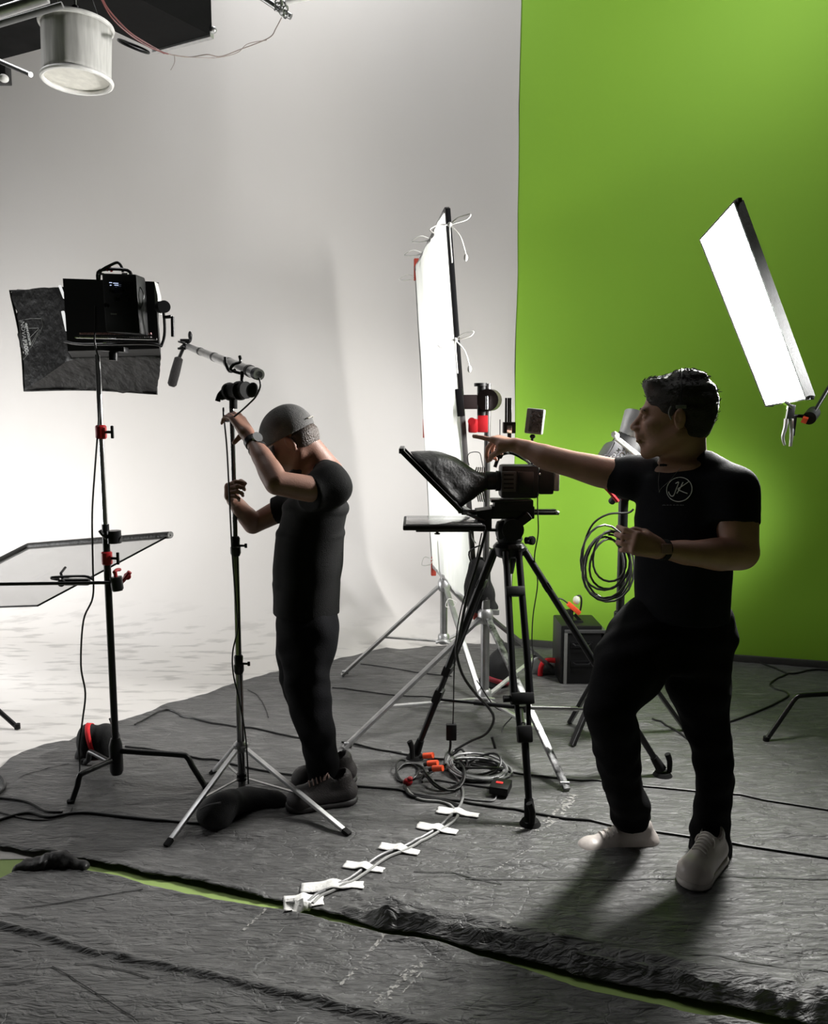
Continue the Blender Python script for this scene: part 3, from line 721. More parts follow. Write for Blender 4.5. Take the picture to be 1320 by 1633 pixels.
sleeve([(q(527, 774, 3.03), .076), (q(500, 785, 2.98), .07), (q(493, 787, 2.965), .068)])
d0 = s.d.copy(); s.d[:] = 9
sleeve([(q(500, 792, 3.37), .072), (q(452, 811, 3.386), .062), (q(438, 815, 3.39), .06)]); s.d = np.minimum(s.d, d0)
s.loft([(q(522, 752), .11, .07, SX1, SY1), (q(515, 772), .185, .105, SX1, SY1), (q(503, 810), .185, .140, SX1, SY1), (q(496, 850), .17, .145, SX1, SY1), (q(488, 930), .16, .142, SX1, SY1), (q(489, 985), .165, .136, SX1, SY1)], k=.055)
s.cap(q(520, 752, 3.14), q(527, 774, 3.03), .05, .075, k=.04); s.cap(q(515, 762, 3.3), q(500, 792, 3.37), .05, .075, k=.04)
s.folds(.005, 21, 1.0); hemline(q(488, 976)[2])
s.cap(q(503, 738, 3.21), q(512, 752, 3.21), .060, .062, k=.006, sub=True)
s.mesh('t_shirt', SHIRT_B, man1)
t = SDF((-.75, 2.9, .03), (-.1, 3.6, 1.0), .006)
t.loft([(q(489, 955), .15, .12, SX1, SY1), (q(490, 1000), .165, .13, SX1, SY1), (q(487, 1040), .14, .115, SX1, SY1)], k=.03)
chain(t, [(q(494, 1005, 3.14), .122), (q(487, 1085, 3.12), .096), (q(497, 1135, 3.11), .083), (q(510, 1190, 3.19), .074), (q(517, 1248, 3.25), .064), (q(519, 1262, 3.27), .06)], k=.03)
chain(t, [(q(484, 1005, 3.28), .115), (q(479, 1080, 3.26), .09), (q(487, 1125, 3.25), .075), (q(503, 1180, 3.30), .066), (q(513, 1236, 3.42), .056)], k=.03)
t.folds(.008, 31, 1.7); t.mesh('trousers', DENIM, man1)
MSHOE = mat('dark_trainer_mesh', (.035, .03, .03), .6, bump=.3, bscale=200)
tp = G(460, 1296); tp.z = .018; dr = V((-.94, -.25, 0)).normalized(); shoe(man1, tp, tp - dr * .29, 0, upper=MSHOE)
tp = G(468, 1262); tp.z = .018; dr = V((-.93, -.25, 0)).normalized(); shoe(man1, tp, tp - dr * .28, 0, upper=MSHOE)
wl = q(403, 705, 3.03); dW = V(q(420, 732, 2.97) - wl).normalized(); wt = band(V(wl) + dW * .0, dW, .031, .022, 'watch', BLKM, man1)
g = MB(); x_, y_, d_ = frame_of(V((.6, -.6, .5))); g.cyl(V(wl) + d_ * .028, V(wl) + d_ * .041, .021); build(g, 'watch_face', mat('watch_glass', (.3, .3, .3), .1, .6), wt)
band(V(q(411, 717, 3.01)), dW, .034, .012, 'wristband', BLKR, man1)
# ================================================================ stands
def cstand(name, C, feet, hz, top, label, chrome_top=True, collars=(), r=.0155, rough_leg=None, topmat=None, group=None, reach=.78):
    t = T(name, C, label, 'light stand', group)
    g = MB(); g.cyl(C + V((0, 0, .05)), C + V((0, 0, top * .62)), r); build(g, 'pole', BLKM, t)
    g = MB(); g.cyl(C + V((0, 0, top * .6)), C + V((0, 0, top)), r * .75); build(g, 'riser', topmat or (CHR if chrome_top else BLKM), t)
    g = MB(); g.lathe(C + V((0, 0, .045)), C + V((0, 0, hz + .06)), [(0, r * 1.5), (.1, r * 1.9), (.8, r * 1.9), (1, r * 1.3)]); build(g, 'base_casting', BLKM, t)
    for i, f in enumerate(feet):
        z = hz - .035 * i; f = V(f); f.z = .014; k = f - C; k.z = 0
        g = MB(); a = C + V((0, 0, z)); b = C + k * reach + V((0, 0, z + .005))
        bend = [a, a.lerp(b, .5), b - k * .05, b + k * .02 - V((0, 0, .008)), b + k * .07 - V((0, 0, .045)), f]
        g.tube([a] + catmull(bend[1:5], 5) + [f], .0125, 12); lg = build(g, 'leg', rough_leg or BLKM, t)
        g = MB(); g.cyl(f + V((0, 0, -.008)), f + V((0, 0, .02)), .015); build(g, 'rubber_foot', BLKR, lg)
    for z, kind in collars:
        c = C + V((0, 0, z))
        g = MB(); g.lathe(c - V((0, 0, .03)), c + V((0, 0, .03)), [(0, r * 1.15), (.1, r * 1.5), (.9, r * 1.5), (1, r * 1.15)])
        cl = build(g, 'collar', RED if kind == 'red' else BLKM, t)
        g = MB(); g.cyl(c, c + V((.045, -.01, 0)), .006); g.box(c + V((.052, -.01, 0)), (.012, .012, .055), None, .004); build(g, 'knob', BLK, cl)
    return t
C1 = G(187, 1249); C1.z = 0
feet1 = [G(329, 1262), G(113, 1288), G(134, 1222)]
zt = P(180, 566, C1.y).z
cstand('light_stand', C1, feet1, .155, zt, 'black stand with chrome riser and red collar holding the softbox lamp', collars=((P(180, 689, C1.y).z, 'red'), (P(183, 890, C1.y).z, 'red')))

# ---------------------------------------------------------------- softbox lamp
yb = C1.y - .04
lamp = T('softbox_lamp', P(180, 566, C1.y), 'black LED panel lamp wearing a large black fabric softbox, seen from behind', 'softbox lamp')
def quad_ring(c, n=12, bow=0., cen=None, nseed=0):
    out = []
    for i in range(4):
        a, b = c[i], c[(i + 1) % 4]
        for k in range(n):
            tt = k / n; p_ = a.lerp(b, tt)
            if cen is not None: p_ = p_.lerp(cen, bow * math.sin(math.pi * tt))
            out.append(p_)
    return out
bk = [P(100, 444, 3.60), P(247, 449, 3.48), P(254, 556, 3.46), P(108, 560, 3.58)]
dpt = V((-.03, .11, -.02)); mid_ = [q + dpt for q in bk]
g = MB(); g.rings([quad_ring(bk), quad_ring([q + dpt * .25 for q in bk]), quad_ring(mid_)]); build(g, 'housing', BLK, lamp, 30)
fr = [P(16, 464, 4.0), P(252, 452, 3.84), P(250, 628, 3.80), P(39, 623, 3.96)]
cenf = sum(fr, V()) / 4; cenm = sum(mid_, V()) / 4
rs = []
for j in range(15):
    u = j / 14; r0 = quad_ring(mid_, 16); r1 = quad_ring(fr, 16, .05, cenf); row = []
    for i, (a, b_) in enumerate(zip(r0, r1)):
        cc = cenm.lerp(cenf, u); q_ = a.lerp(b_, u); ang = i / 64
        corner = abs(((i % 16) / 16) - .5) * 2
        pull = .10 * math.sin(math.pi * u) * (1 - corner ** 2) + .055 * noise.noise(V((ang * 60, u * 1.5, 2))) * (u ** .5) + .015 * noise.noise(V((ang * 25 + u * 9, u * 6, 8)))
        row.append(q_.lerp(cc, max(-.04, pull)))
    rs.append(row)
g = MB(); g.rings(rs, caps=False); sb_ = build(g, 'softbox', NYLON, lamp, 60, solid=.003)
g = MB(); g.tube(quad_ring(fr, 16, .05, cenf), .006, 8, closed=True); build(g, 'rim_binding', NYLON, sb_)
frd = [f_.lerp(cenf, .10) + dpt * .05 for f_ in fr]; g = MB(); g.rings([quad_ring(frd, 8, .06, cenf), quad_ring([f_ + dpt * .03 for f_ in frd], 8, .06, cenf)])
build(g, 'front_diffuser', mat('lit_diffuser_cloth', (.8, .8, .8), .8, emit=(1, .98, .95), estr=1.5), sb_)
# corner rods seen through the cloth and white strips beside the housing
for a, b_ in ((P(95, 455, 3.62), P(103, 476, 3.62)), (P(100, 496, 3.61), P(107, 528, 3.61))):
    g = MB(); g.beam(a, b_, .013, .01, bev=.003); build(g, 'side_strip', mat('lit_edge_strip', (.8, .8, .8), .4, emit=(1, 1, 1), estr=.8), lamp)
g = MB(); g.prism([P(246, 449, 3.47), P(251, 470, 3.47), P(253, 500, 3.47), P(247, 490, 3.47)], V((0, .05, 0))); build(g, 'corner_strip', mat('grey_translucent_corner', (.45, .45, .45), .4), lamp)
x_ = (bk[1] - bk[0]).normalized(); z_ = (bk[0] - bk[3]).normalized(); n_ = x_.cross(z_).normalized()   # towards the camera
if n_.y > 0: n_ = -n_
AX = (x_, n_, z_)
cb = P(200, 486, 3.44)
g = MB(); g.box(cb, (.17, .07, .25), AX, .012); cbx = build(g, 'control_box', BLK, lamp)
g = MB(); g.box(P(205, 462, 3.44) + n_ * .037, (.09, .006, .05), AX, .003); dsp = build(g, 'display', mat('display_glass', (.01, .01, .015), .1), cbx)
for k_, (tx, ty, w_) in enumerate(((182, 452, 5), (190, 453, 9), (182, 456, 3), (191, 456, 7))):
    g = MB(); g.box(P(tx + 4, ty + 2, 3.44) + n_ * .041, (W(w_, 3.44), .001, .0025), AX); build(g, 'lit_readout', mat('readout_glow', (.5, .6, .8), .4, emit=(.6, .7, 1), estr=1.2), dsp)
for tx, ty in ((188, 467), (203, 467), (196, 480), (213, 480), (180, 490), (215, 490)):
    g = MB(); c_ = P(tx, ty, 3.44) + n_ * .036; g.cyl(c_, c_ + n_ * .012, .009); build(g, 'dial', BLKM, cbx)
g = MB(); g.box(P(190, 503, 3.44) + n_ * .037, (.03, .003, .006), AX); build(g, 'grey_badge', GREYP, cbx)
g = MB(); g.tube([P(158, 446, 3.47), P(161, 432, 3.45), P(178, 422, 3.45), P(188, 419, 3.45), P(194, 426, 3.45), P(196, 434, 3.45)], .006, 8, smooth=4)
g.tube([P(156, 448, 3.47), P(160, 431, 3.46), P(203, 431, 3.43), P(210, 446, 3.43)], .007, 8, smooth=4); build(g, 'carry_handle', BLKM, lamp)
g = MB(); g.tube([P(170, 431, 3.45), P(176, 427, 3.45), P(178, 433, 3.45)], .006, 8); build(g, 'red_strap', RED, lamp)
for k_ in range(2):
    g = MB(); g.box(P(162 + k_ * 38, 437 , 3.45), (.03, .012, .008), AX, .002); build(g, 'chrome_latch', CHR, lamp)
# heat-sink slats under the control box
for k_ in range(2):
    g = MB()
    for i in range(34): g.box(P(128 + i * 3.4, 532 + k_ * 5.5, 3.45), (.0045, .008, .008 if k_ == 0 else .004), AX)
    build(g, 'vent_row', mat('vent_pink', (.35, .2, .2), .5) if k_ == 0 else mat('vent_grey', (.3, .28, .28), .4), lamp)
g = MB(); g.tube([P(120, 538, 3.46), P(250, 541, 3.44)], .004, 8); build(g, 'trim_rail', CHR, lamp)
g = MB(); g.tube([P(105, 545, 3.5), P(135, 549, 3.44), P(235, 548, 3.42), P(257, 552, 3.44)], .012, 10, smooth=4, flat=.5); yk = build(g, 'yoke', BLKM, lamp)
g = MB(); g.tube([P(165, 546.5, 3.425), P(195, 547.5, 3.42)], .006, 8); build(g, 'polished_patch', CHR, yk)
g = MB(); g.tube([P(257, 552, 3.44), P(262, 535, 3.43), P(262, 510, 3.42), P(259, 490, 3.42)], .006, 8, smooth=4); build(g, 'yoke_side', BLKM, yk)
g = MB(); g.cyl(P(256, 490, 3.46), P(262, 489, 3.40), .026); g.cyl(P(262, 506, 3.42), P(274, 505, 3.40), .007); g.tube([P(270, 505, 3.41), P(275, 506, 3.40), P(275.5, 537, 3.40)], .0075, 10); build(g, 'tilt_handle', BLKM, lamp)
g = MB(); g.box(P(182, 557, C1.y - .01), (.12, .035, .022), AX, .004); g.cyl(P(181, 561, C1.y), P(181, 575, C1.y), .019); build(g, 'stand_socket', BLKM, lamp)
g = MB(); g.tube([P(224, 458, 3.41), P(229, 470, 3.40), P(226, 488, 3.40), P(219, 500, 3.40), P(214, 517, 3.41)], .0025, 6, smooth=5); cb2 = build(g, 'data_lead', CABLE, lamp)
g = MB(); g.cyl(P(214, 515, 3.41), P(213, 521, 3.41), .007); build(g, 'red_plug', RED, cb2)
# lettering on the softbox flank (reads downwards)
o0, o1 = P(38, 514, 3.93), P(42, 566, 3.93); rd = (o1 - o0).normalized(); up_ = (P(48, 514, 3.9) - P(38, 514, 3.93)).normalized()
lx0, ly0 = (P(36, 516, 3.75), P(44, 566, 3.75))
def flank(txt, a, b_, size, bold, m):
    a = P(*a, 3.72); b_ = P(*b_, 3.72); d_ = b_ - a; xa = d_.normalized(); vis = ray(45, 540).normalized(); ya = vis.cross(xa).normalized()
    if ya.x < 0: ya = -ya
    me = text_mesh(txt, size, bold); wv = [v.co.x for v in me.vertices]; k_ = d_.length / (max(wv) - min(wv)); po = root_world(sb_)
    ev = sb_bvh
    for v in me.vertices:
        q_ = a + xa * (v.co.x - min(wv)) * k_ + ya * v.co.y; dd = (q_ - V((0, 0, CAMH))).normalized(); hh = ev.ray_cast(V((0, 0, CAMH)), dd)
        v.co = (hh[0] - dd * .004 if hh[0] is not None else q_) - po
    o = mesh_obj('lettering', me, m, sb_); return o
sb_bvh = BVHTree.FromPolygons([V(v.co) + root_world(lamp) for v in sb_.data.vertices], [list(pl.vertices) for pl in sb_.data.polygons])
flank('NOVA', (32.5, 513), (36, 541), .024, 0, INK); flank('P300c', (36, 542), (41, 566), .024, .001, INK)
flank('aputure', (40, 515), (47, 551), .017, .0008, INK)
def flank_line(pts, r=.0009):
    g = MB(); qq = []
    for a, b_ in zip(pts, pts[1:]):
        for k_ in range(6):
            x = a[0] + (b_[0] - a[0]) * k_ / 5; y = a[1] + (b_[1] - a[1]) * k_ / 5; dd = ray(x, y).normalized(); hh = sb_bvh.ray_cast(V((0, 0, CAMH)), dd)
            if hh[0] is not None: qq.append(hh[0] - dd * .003)
    if len(qq) > 2: g.tube(qq, r, 5); build(g, 'stitched_line', INK, sb_)
flank_line([(30, 512), (38, 510), (50, 508), (66, 508)]); flank_line([(30, 512), (34, 545), (37, 574), (45, 564)])
flank_line([(46, 523.5), (62, 523)]); flank_line([(62, 524), (48, 538)]); flank_line([(63, 525), (49, 549)]); flank_line([(64, 526), (49, 555)]); flank_line([(66, 508), (68, 520), (62, 535)])
g = MB(); cps = [P(x, y, yy) for x, y, yy in ((152, 488, 3.40), (152, 520, 3.38), (151, 545, 3.37), (157, 575, 3.38), (160, 610, 3.38), (158, 660, 3.38), (152, 740, 3.38), (147, 820, 3.38), (148, 900, 3.38), (148, 952, 3.38), (133, 990, 3.38), (129, 1060, 3.38), (136, 1105, 3.38), (132, 1145, 3.38), (126, 1190, 3.37), (127, 1222, 3.35))]
cps += [G(121, 1262, .03), G(108, 1300, .014), G(60, 1308, .014), G(0, 1296, .014), G(-60, 1280, .014)]
g.tube(cps, .0042, 8, smooth=6); tag(build(g, 'power_cable', CABLE), 'black power cable hanging in a wave from the softbox lamp to the floor', 'cable')
spt = cps[10]

# ---------------------------------------------------------------- flag on its arm
fC, fB, fD = P(272, 853, 3.72), P(45, 871, 4.12), P(60, 966, 3.46); fA = fB + fD - fC
flag = T('diffusion_flag', P(118, 928, 3.3), 'tilted rectangular diffusion frame with thin grey see-through cloth and black taped edge', 'diffusion flag')
def dcloth(name, a, col):
    m = bpy.data.materials.new(name); m.use_nodes = True; nt = m.node_tree; N = nt.nodes; L = nt.links; N.remove(N['Principled BSDF']); o = N['Material Output']
    d = N.new('ShaderNodeBsdfDiffuse'); d.inputs[0].default_value = (*col, 1); t = N.new('ShaderNodeBsdfTranslucent'); t.inputs[0].default_value = (*col, 1)
    n = N.new('ShaderNodeTexNoise'); n.inputs['Scale'].default_value = 12; tc = N.new('ShaderNodeTexCoord'); L.new(tc.outputs['Object'], n.inputs[0])
    bu = N.new('ShaderNodeBump'); bu.inputs['Strength'].default_value = .3; bu.inputs['Distance'].default_value = .02; L.new(n.outputs['Fac'], bu.inputs['Height']); L.new(bu.outputs[0], d.inputs['Normal'])
    x = N.new('ShaderNodeMixShader'); x.inputs[0].default_value = .5; L.new(d.outputs[0], x.inputs[1]); L.new(t.outputs[0], x.inputs[2])
    if a < 1:
        tr = N.new('ShaderNodeBsdfTransparent'); y = N.new('ShaderNodeMixShader'); y.inputs[0].default_value = a; L.new(tr.outputs[0], y.inputs[1]); L.new(x.outputs[0], y.inputs[2]); L.new(y.outputs[0], o.inputs[0])
    else: L.new(x.outputs[0], o.inputs[0])
    return m
g = MB()
def fc(u, v):
    p_ = fB.lerp(fC, u).lerp(fA.lerp(fD, u), v); nn = (fC - fB).cross(fA - fB).normalized()
    return p_ + nn * (.012 * noise.noise(V((u * 5, v * 2, 0))) * math.sin(math.pi * u) * math.sin(math.pi * v) * 3)
g.grid(fc, 24, 16); build(g, 'diffusion_cloth', dcloth('grey_silk', .5, (.5, .5, .5)), flag)
g = MB(); g.tube([fA, fB + (fA - fB) * .04, fB, fB + (fC - fB) * .03, fC], .021, 10, flat=.8); build(g, 'taped_edge', mat('dark_gaffer_edge', (.06, .058, .055), .5, bump=.5, bscale=60), flag)
g = MB(); g.tube([fC, fD, fD + (fA - fD) * .99], .0045, 8); build(g, 'frame_rod', BLKM, flag)
tag(flag, None)
arm = T('support_boom', P(185, 930, C1.y), 'black extension arm clamped to the softbox stand, holding the diffusion frame', 'grip arm')
a0, a1 = P(-170, 934, 3.38), P(182, 929, C1.y - .03)
g = MB(); g.cyl(a0, a1, .0075); build(g, 'rod', BLKM, arm)
def griphead(c, d, parent, knobm=None, s_=1.):
    c = V(c); d = V(d).normalized(); x, y, _ = frame_of(d)
    g = MB(); g.cyl(c - y * .028 * s_, c + y * .028 * s_, .026 * s_); g.cyl(c - y * .034 * s_, c - y * .028 * s_, .022 * s_); h_ = build(g, 'grip_head', BLKM, parent)
    g = MB(); g.cyl(c + y * .02 * s_, c + y * .05 * s_, .008 * s_); g.tube([c + y * .05 * s_ - x * .01 * s_, c + y * .055 * s_ + x * .02 * s_, c + y * .05 * s_ + x * .055 * s_], .008 * s_, 8, smooth=3); build(g, 'handle', knobm or BLK, h_)
    return h_
griphead(P(186, 930, C1.y - .02), V((1, 0, .1)), arm, RED)
g = MB(); g.tube([P(192, 930, 3.48), P(200, 921, 3.47), P(207, 912, 3.47)], .011, 8, smooth=3); g.ring(P(203, 919, 3.47), V((0, 1, 0)), .012, .005); build(g, 'red_handle', RED, arm)
g = MB(); c_ = P(120, 928, 3.43); g.box(c_, (.13, .03, .03), None, .008); g.cyl(c_ + V((-.05, -.03, 0)), c_ + V((-.05, .03, 0)), .016); g.tube([c_ + V((-.07, 0, .01)), c_ + V((-.095, -.02, .02)), c_ + V((-.07, -.03, .028)), c_ + V((.05, -.02, .03)), c_ + V((.08, 0, .01))], .006, 8, smooth=4); build(g, 'flag_clamp', BLKM, arm)
g = MB(); g.tube([P(100, 924, 3.43), P(97, 914, 3.44), P(104, 905, 3.5)], .006, 8); build(g, 'clamp_lever', BLKM, arm)
h2 = T('grip_knuckle', P(182, 856, C1.y), 'black grip knuckle with wing lever on the softbox stand, level with the flag edge', 'grip knuckle')
g = MB(); c_ = P(182, 857, C1.y); g.cyl(c_ - V((0, 0, .025)), c_ + V((0, 0, .03)), .03); g.cyl(c_ + V((.03, 0, -.01)), c_ - V((.03, 0, -.01)), .016); build(g, 'clamp_body', BLKM, h2)
g = MB(); g.tube([c_ + V((-.025, -.02, .0)), c_ + V((-.04, -.03, .02)), c_ + V((-.05, -.03, .035))], .008, 8); build(g, 'wing_lever', BLKM, h2)

# ---------------------------------------------------------------- sandbags
def bag(name, lobes, h, label, band=None, root_=None, m=None, flat=None, seed=1, amp=.004):
    pts = [V(l[0]) for l in lobes]; lo = [min(p_[i] for p_ in pts) - .22 for i in range(3)]; hi = [max(p_[i] for p_ in pts) + .22 for i in range(3)]
    s = SDF(lo, hi, h)
    for l in lobes:
        if len(l) == 2: s.ell(l[0], l[1], k=.03)
        else: s.cap(l[0], l[1], l[2], l[3], k=.03)
    s.folds(amp, seed, 1.6)
    if flat is not None: s.clip((0, 0, flat), (0, 0, -1))
    t = T(name, V((pts[0].x, pts[0].y, 0)), label, 'sandbag'); o, bv = s.mesh('bag', m or CORDURA, t, 1); return t, o, bv
c_ = P(150, 1185, 3.66)
def loop_on(bv, c, ax, R, w_, name, m, parent, arc=(0, 360), lift=.002, th=.002):
    x, y, d = frame_of(ax); rows = []
    for a in range(arc[0], arc[1] + 1, 10):
        dd = x * math.cos(math.radians(a)) + y * math.sin(math.radians(a)); row = []
        for off in (-w_ / 2, w_ / 2):
            hh = bv.ray_cast(V(c) + d * off, dd, .5); row.append(V(c) + d * off + dd * ((hh[3] if hh[0] is not None else R) + lift))
        rows.append(row)
    g = MB()
    vs = [[g.bm.verts.new(p_) for p_ in r] for r in rows]
    for i in range(len(vs) - 1): g.bm.faces.new((vs[i][0], vs[i + 1][0], vs[i + 1][1], vs[i][1]))
    o = build(g, name, m, parent); md = o.modifiers.new('Solidify', 'SOLIDIFY'); md.thickness = th; md.offset = 1; return o
t, o, bv = bag('sandbag', [(P(141, 1182, 3.66), (.055, .06, .088)), (P(168, 1181, 3.66), (.065, .06, .085)), (P(130, 1205, 3.66), (.03, .04, .03))], .006, 'black sandbag with a red band hung on the softbox stand base')
loop_on(bv, P(150, 1183, 3.66), V((1, .1, .25)), .09, .022, 'red_band', REDF, t)
g = MB(); g.tube([P(177, 1145, 3.6), P(181, 1160, 3.58), P(181, 1200, 3.56), P(190, 1222, 3.55)], .012, 8, smooth=4, flat=.4); build(g, 'hanging_strap', CORDURA, t)
t, o, bv = bag('sandbag', [(G(345, 1296, .07), (.075, .08, .07)), (G(352, 1284, .11), P(388, 1278, 3.17), .05, .054), (P(388, 1278, 3.17), P(438, 1281, 3.19), .054, .056), (P(440, 1292, 3.18), (.075, .05, .05))], .006, 'limp black saddle sandbag draped over the chrome stand legs, beside the left man', flat=.012, seed=4, amp=.005)
g = MB(); g.tube([G(320, 1290, .12), G(332, 1284, .14), G(352, 1280, .15)], .008, 8, smooth=5, flat=.4); build(g, 'strap', CORDURA, t)

# ---------------------------------------------------------------- chrome microphone stand
C3 = G(386, 1264); C3.z = 0
ms = T('microphone_stand', C3, 'chrome tripod stand gripped by the man in the grey cap', 'stand')
hubz = P(383, 1190, C3.y).z
zs = [P(383, y, C3.y).z for y in (1256, 1058, 870, 648)]
for a, b_, r in ((zs[0], zs[1], .0165), (zs[1], zs[2], .0135), (zs[2], zs[3], .0105)):
    g = MB(); g.cyl(C3 + V((0, 0, a)), C3 + V((0, 0, b_)), r); build(g, 'pole', mat('dark_chrome', (.25, .25, .25), .15, 1.), ms)
for z in (zs[1], zs[2]):
    g = MB(); g.lathe(C3 + V((0, 0, z - .045)), C3 + V((0, 0, z + .04)), [(0, .017), (.15, .022), (.45, .022), (.5, .018), (.9, .02), (1, .014)]); cl = build(g, 'collar', BLKM, ms)
    g = MB(); g.cyl(C3 + V((.01, 0, z)), C3 + V((.04, -.005, z)), .005); g.box(C3 + V((.045, -.005, z)), (.012, .006, .02), None, .003); build(g, 'wing_knob', BLKM, cl)
g = MB(); g.lathe(C3 + V((0, 0, hubz - .02)), C3 + V((0, 0, hubz + .025)), [(0, .028), (.3, .032), (.7, .032), (1, .02)]); hb = build(g, 'hub', STEEL, ms)
g = MB(); g.lathe(C3 + V((0, 0, .06)), C3 + V((0, 0, .09)), [(0, .022), (1, .022)]); build(g, 'lower_hub', BLKM, ms)
for f in (G(266, 1354), G(556, 1336), G(338, 1238)):
    f.z = .016; k = (f - C3); k.z = 0; k.normalize(); a = C3 + k * .035 + V((0, 0, hubz - .005))
    g = MB(); g.beam(a, f, .021, .015, bev=.004); lg = build(g, 'leg', mat('satin_bright_tube', (.7, .7, .7), .38, .65), ms)
    d = (f - a).normalized(); g = MB(); g.beam(f - d * .03, f + d * .006, .024, .018, bev=.004); build(g, 'rubber_foot', BLKR, lg)
    g = MB(); g.beam(C3 + k * .02 + V((0, 0, .075)), a.lerp(f, .55), .011, .004); build(g, 'brace', STEEL, ms)
top3 = C3 + V((0, 0, zs[3]))
hd = T('boom_pole_holder', top3, 'black knuckle and forked cradle on top of the chrome stand', 'pole holder')
g = MB(); g.cyl(P(372, 652, 3.17), P(372, 634, 3.17), .016); g.cyl(P(362, 625, 3.19), P(393, 622, 3.12), .03, .034); g.cyl(P(365, 625, 3.18), P(368, 624, 3.17), .036); g.cyl(P(381, 623, 3.14), P(384, 623, 3.13), .038); build(g, 'knuckle', BLKR, hd)
g = MB(); g.ell(P(402, 622, 3.08), (.024, .008, .03), (V((.8, 0, -.6)), V((0, 1, 0)), V((.5, 0, .86)))); build(g, 'wing_knob', BLK, hd)
g = MB(); g.tube([P(347, 640, 3.17), P(350, 630, 3.17), P(355, 624, 3.17)], [.011, .013, .009], 10, smooth=4); g.cyl(P(352, 634, 3.17), P(366, 630, 3.17), .012); build(g, 'side_lever', BLK, hd)
g = MB(); g.cyl(P(386, 612, 3.14), P(386, 592, 3.14), .0075); build(g, 'spigot', BLKM, hd)
g = MB(); g.tube([P(359, 569, 3.22), P(360, 580, 3.22), P(366, 592, 3.21), P(375, 590, 3.2)], .0065, 8, smooth=4); g.tube([P(382, 568, 3.17), P(383, 577, 3.16), P(373, 581, 3.16), P(368, 590, 3.17), P(386, 596, 3.16)], .0065, 8, smooth=4); build(g, 'fork_cradle', BLKM, hd)
bp = T('boom_pole', P(386, 588, 3.15), 'silver telescopic boom pole with black butt end resting in the cradle', 'boom pole')
A_, B_ = P(413, 597.5, 3.03), P(300, 553, 4.0)
cuts = [0, .10, .36, .56, .78, 1.0]; rad_ = [.022, .0215, .0195, .0178, .0162]
for i in range(5):
    a, b_ = A_.lerp(B_, cuts[i]), A_.lerp(B_, cuts[i + 1])
    if i == 0:
        g = MB(); g.lathe(a, a.lerp(b_, .35), [(0, .014), (.02, .022), (.9, .0235), (1, .02)]); build(g, 'butt_cap', BLK, bp)
    g = MB(); g.cyl(a, b_, rad_[i]); sc_ = build(g, 'pole_section', mat('satin_silver_tube', (.5, .5, .5), .3, .85), bp)
    if i: g = MB(); g.cyl(a - (b_ - a).normalized() * .012, a + (b_ - a).normalized() * .012, rad_[i] + .003); build(g, 'lock_ring', BLKM, sc_)
mic = T('microphone', P(297, 545, 4.0), 'shotgun microphone in a black foam windshield hanging from the boom pole tip', 'microphone')
g = MB(); g.lathe(P(285.5, 570, 4.0), P(273.5, 616, 3.97), [(0, .012), (.04, .021), (.5, .0235), (.93, .0225), (1, .014)]); build(g, 'foam_windshield', mat('black_foam', (.02, .018, .018), .95, bump=.8, bscale=300), mic)
g = MB(); g.cyl(P(292, 556, 4.0), P(285, 572, 4.0), .0085); build(g, 'microphone_body', BLKM, mic)
g = MB()
for x, y in ((292, 541), (299, 548)): g.ring(P(x, y + 6, 4.0), V((.3, 0, 1)), .022, .005)
g.tube([P(288, 555, 4.0), P(296, 548, 4.0), P(303, 543, 4.0), P(304, 533, 4.0)], .008, 8, smooth=3); g.ell(P(303, 535, 4.0), (.01, .01, .022)); g.box(P(296, 543, 4.0), (.05, .03, .014), None, .004); g.box(P(290, 556, 4.0), (.04, .02, .012), None, .004); build(g, 'shock_mount', BLKM, mic)
g = MB(); cps = [P(413, 603, 3.03), P(415, 616, 3.03), P(408, 632, 3.05), P(398, 643, 3.06), P(385, 655, 3.06), P(374, 664, 3.07), P(364, 672, 3.12), P(357, 668, 3.15), P(356, 650, 3.16), P(358, 675, 3.15), P(362, 720, 3.15), P(366, 800, 3.15), P(370, 880, 3.15), P(376, 960, 3.15), P(379, 1000, 3.17), P(371, 1040, 3.18), P(372, 1075, 3.17), P(382, 1120, 3.15), P(392, 1180, 3.15), P(396, 1250, 3.14)]
g.tube(cps, .0035, 8, smooth=6); tag(build(g, 'microphone_cable', CABLE), 'thin black microphone cable looping from the boom pole down the chrome stand', 'cable')
# leg of a further stand just inside the left edge
CL = V((-2.62, 4.15, 0))
cstand('light_stand', CL, [G(28, 1164), CL + V((-.45, -.3, 0)), CL + V((-.1, .5, 0))], .27, 1.5, 'black stand leg with rubber foot entering at the left edge on the white floor', reach=.35)
# ================================================================ big diffusion frame
ft_n, ft_f = P(713, 334, 4.12), P(664, 430, 5.3)
fb_n, fb_f = P(759, 968, 4.25), P(691, 902, 5.35)
df = T('diffusion_screen', (fb_n + fb_f) / 2, 'tall white cloth diffusion frame tied with white cords, seen almost edge-on', 'diffusion frame')
g = MB()
nfr = (ft_f - ft_n).cross(fb_n - ft_n).normalized()
if nfr.x > 0: nfr = -nfr
def clothf(u, v):
    a = ft_n.lerp(ft_f, u); b_ = fb_n.lerp(fb_f, u); p_ = a.lerp(b_, v)
    e = math.sin(math.pi * u) * .5 + .5
    return p_ + nfr * (.02 + .02 * noise.noise(V((u * 4, v * 2, 0))) + .012 * noise.noise(V((u * 14, v * 5, 3)))) * e + V((0, 0, -.01 * abs(math.sin(u * 14)) * (v > .98)))
WCL = dcloth('white_grid_cloth', 1., (.86, .86, .85))
g.grid(clothf, 40, 60); cl = build(g, 'cloth', WCL, df, 180)
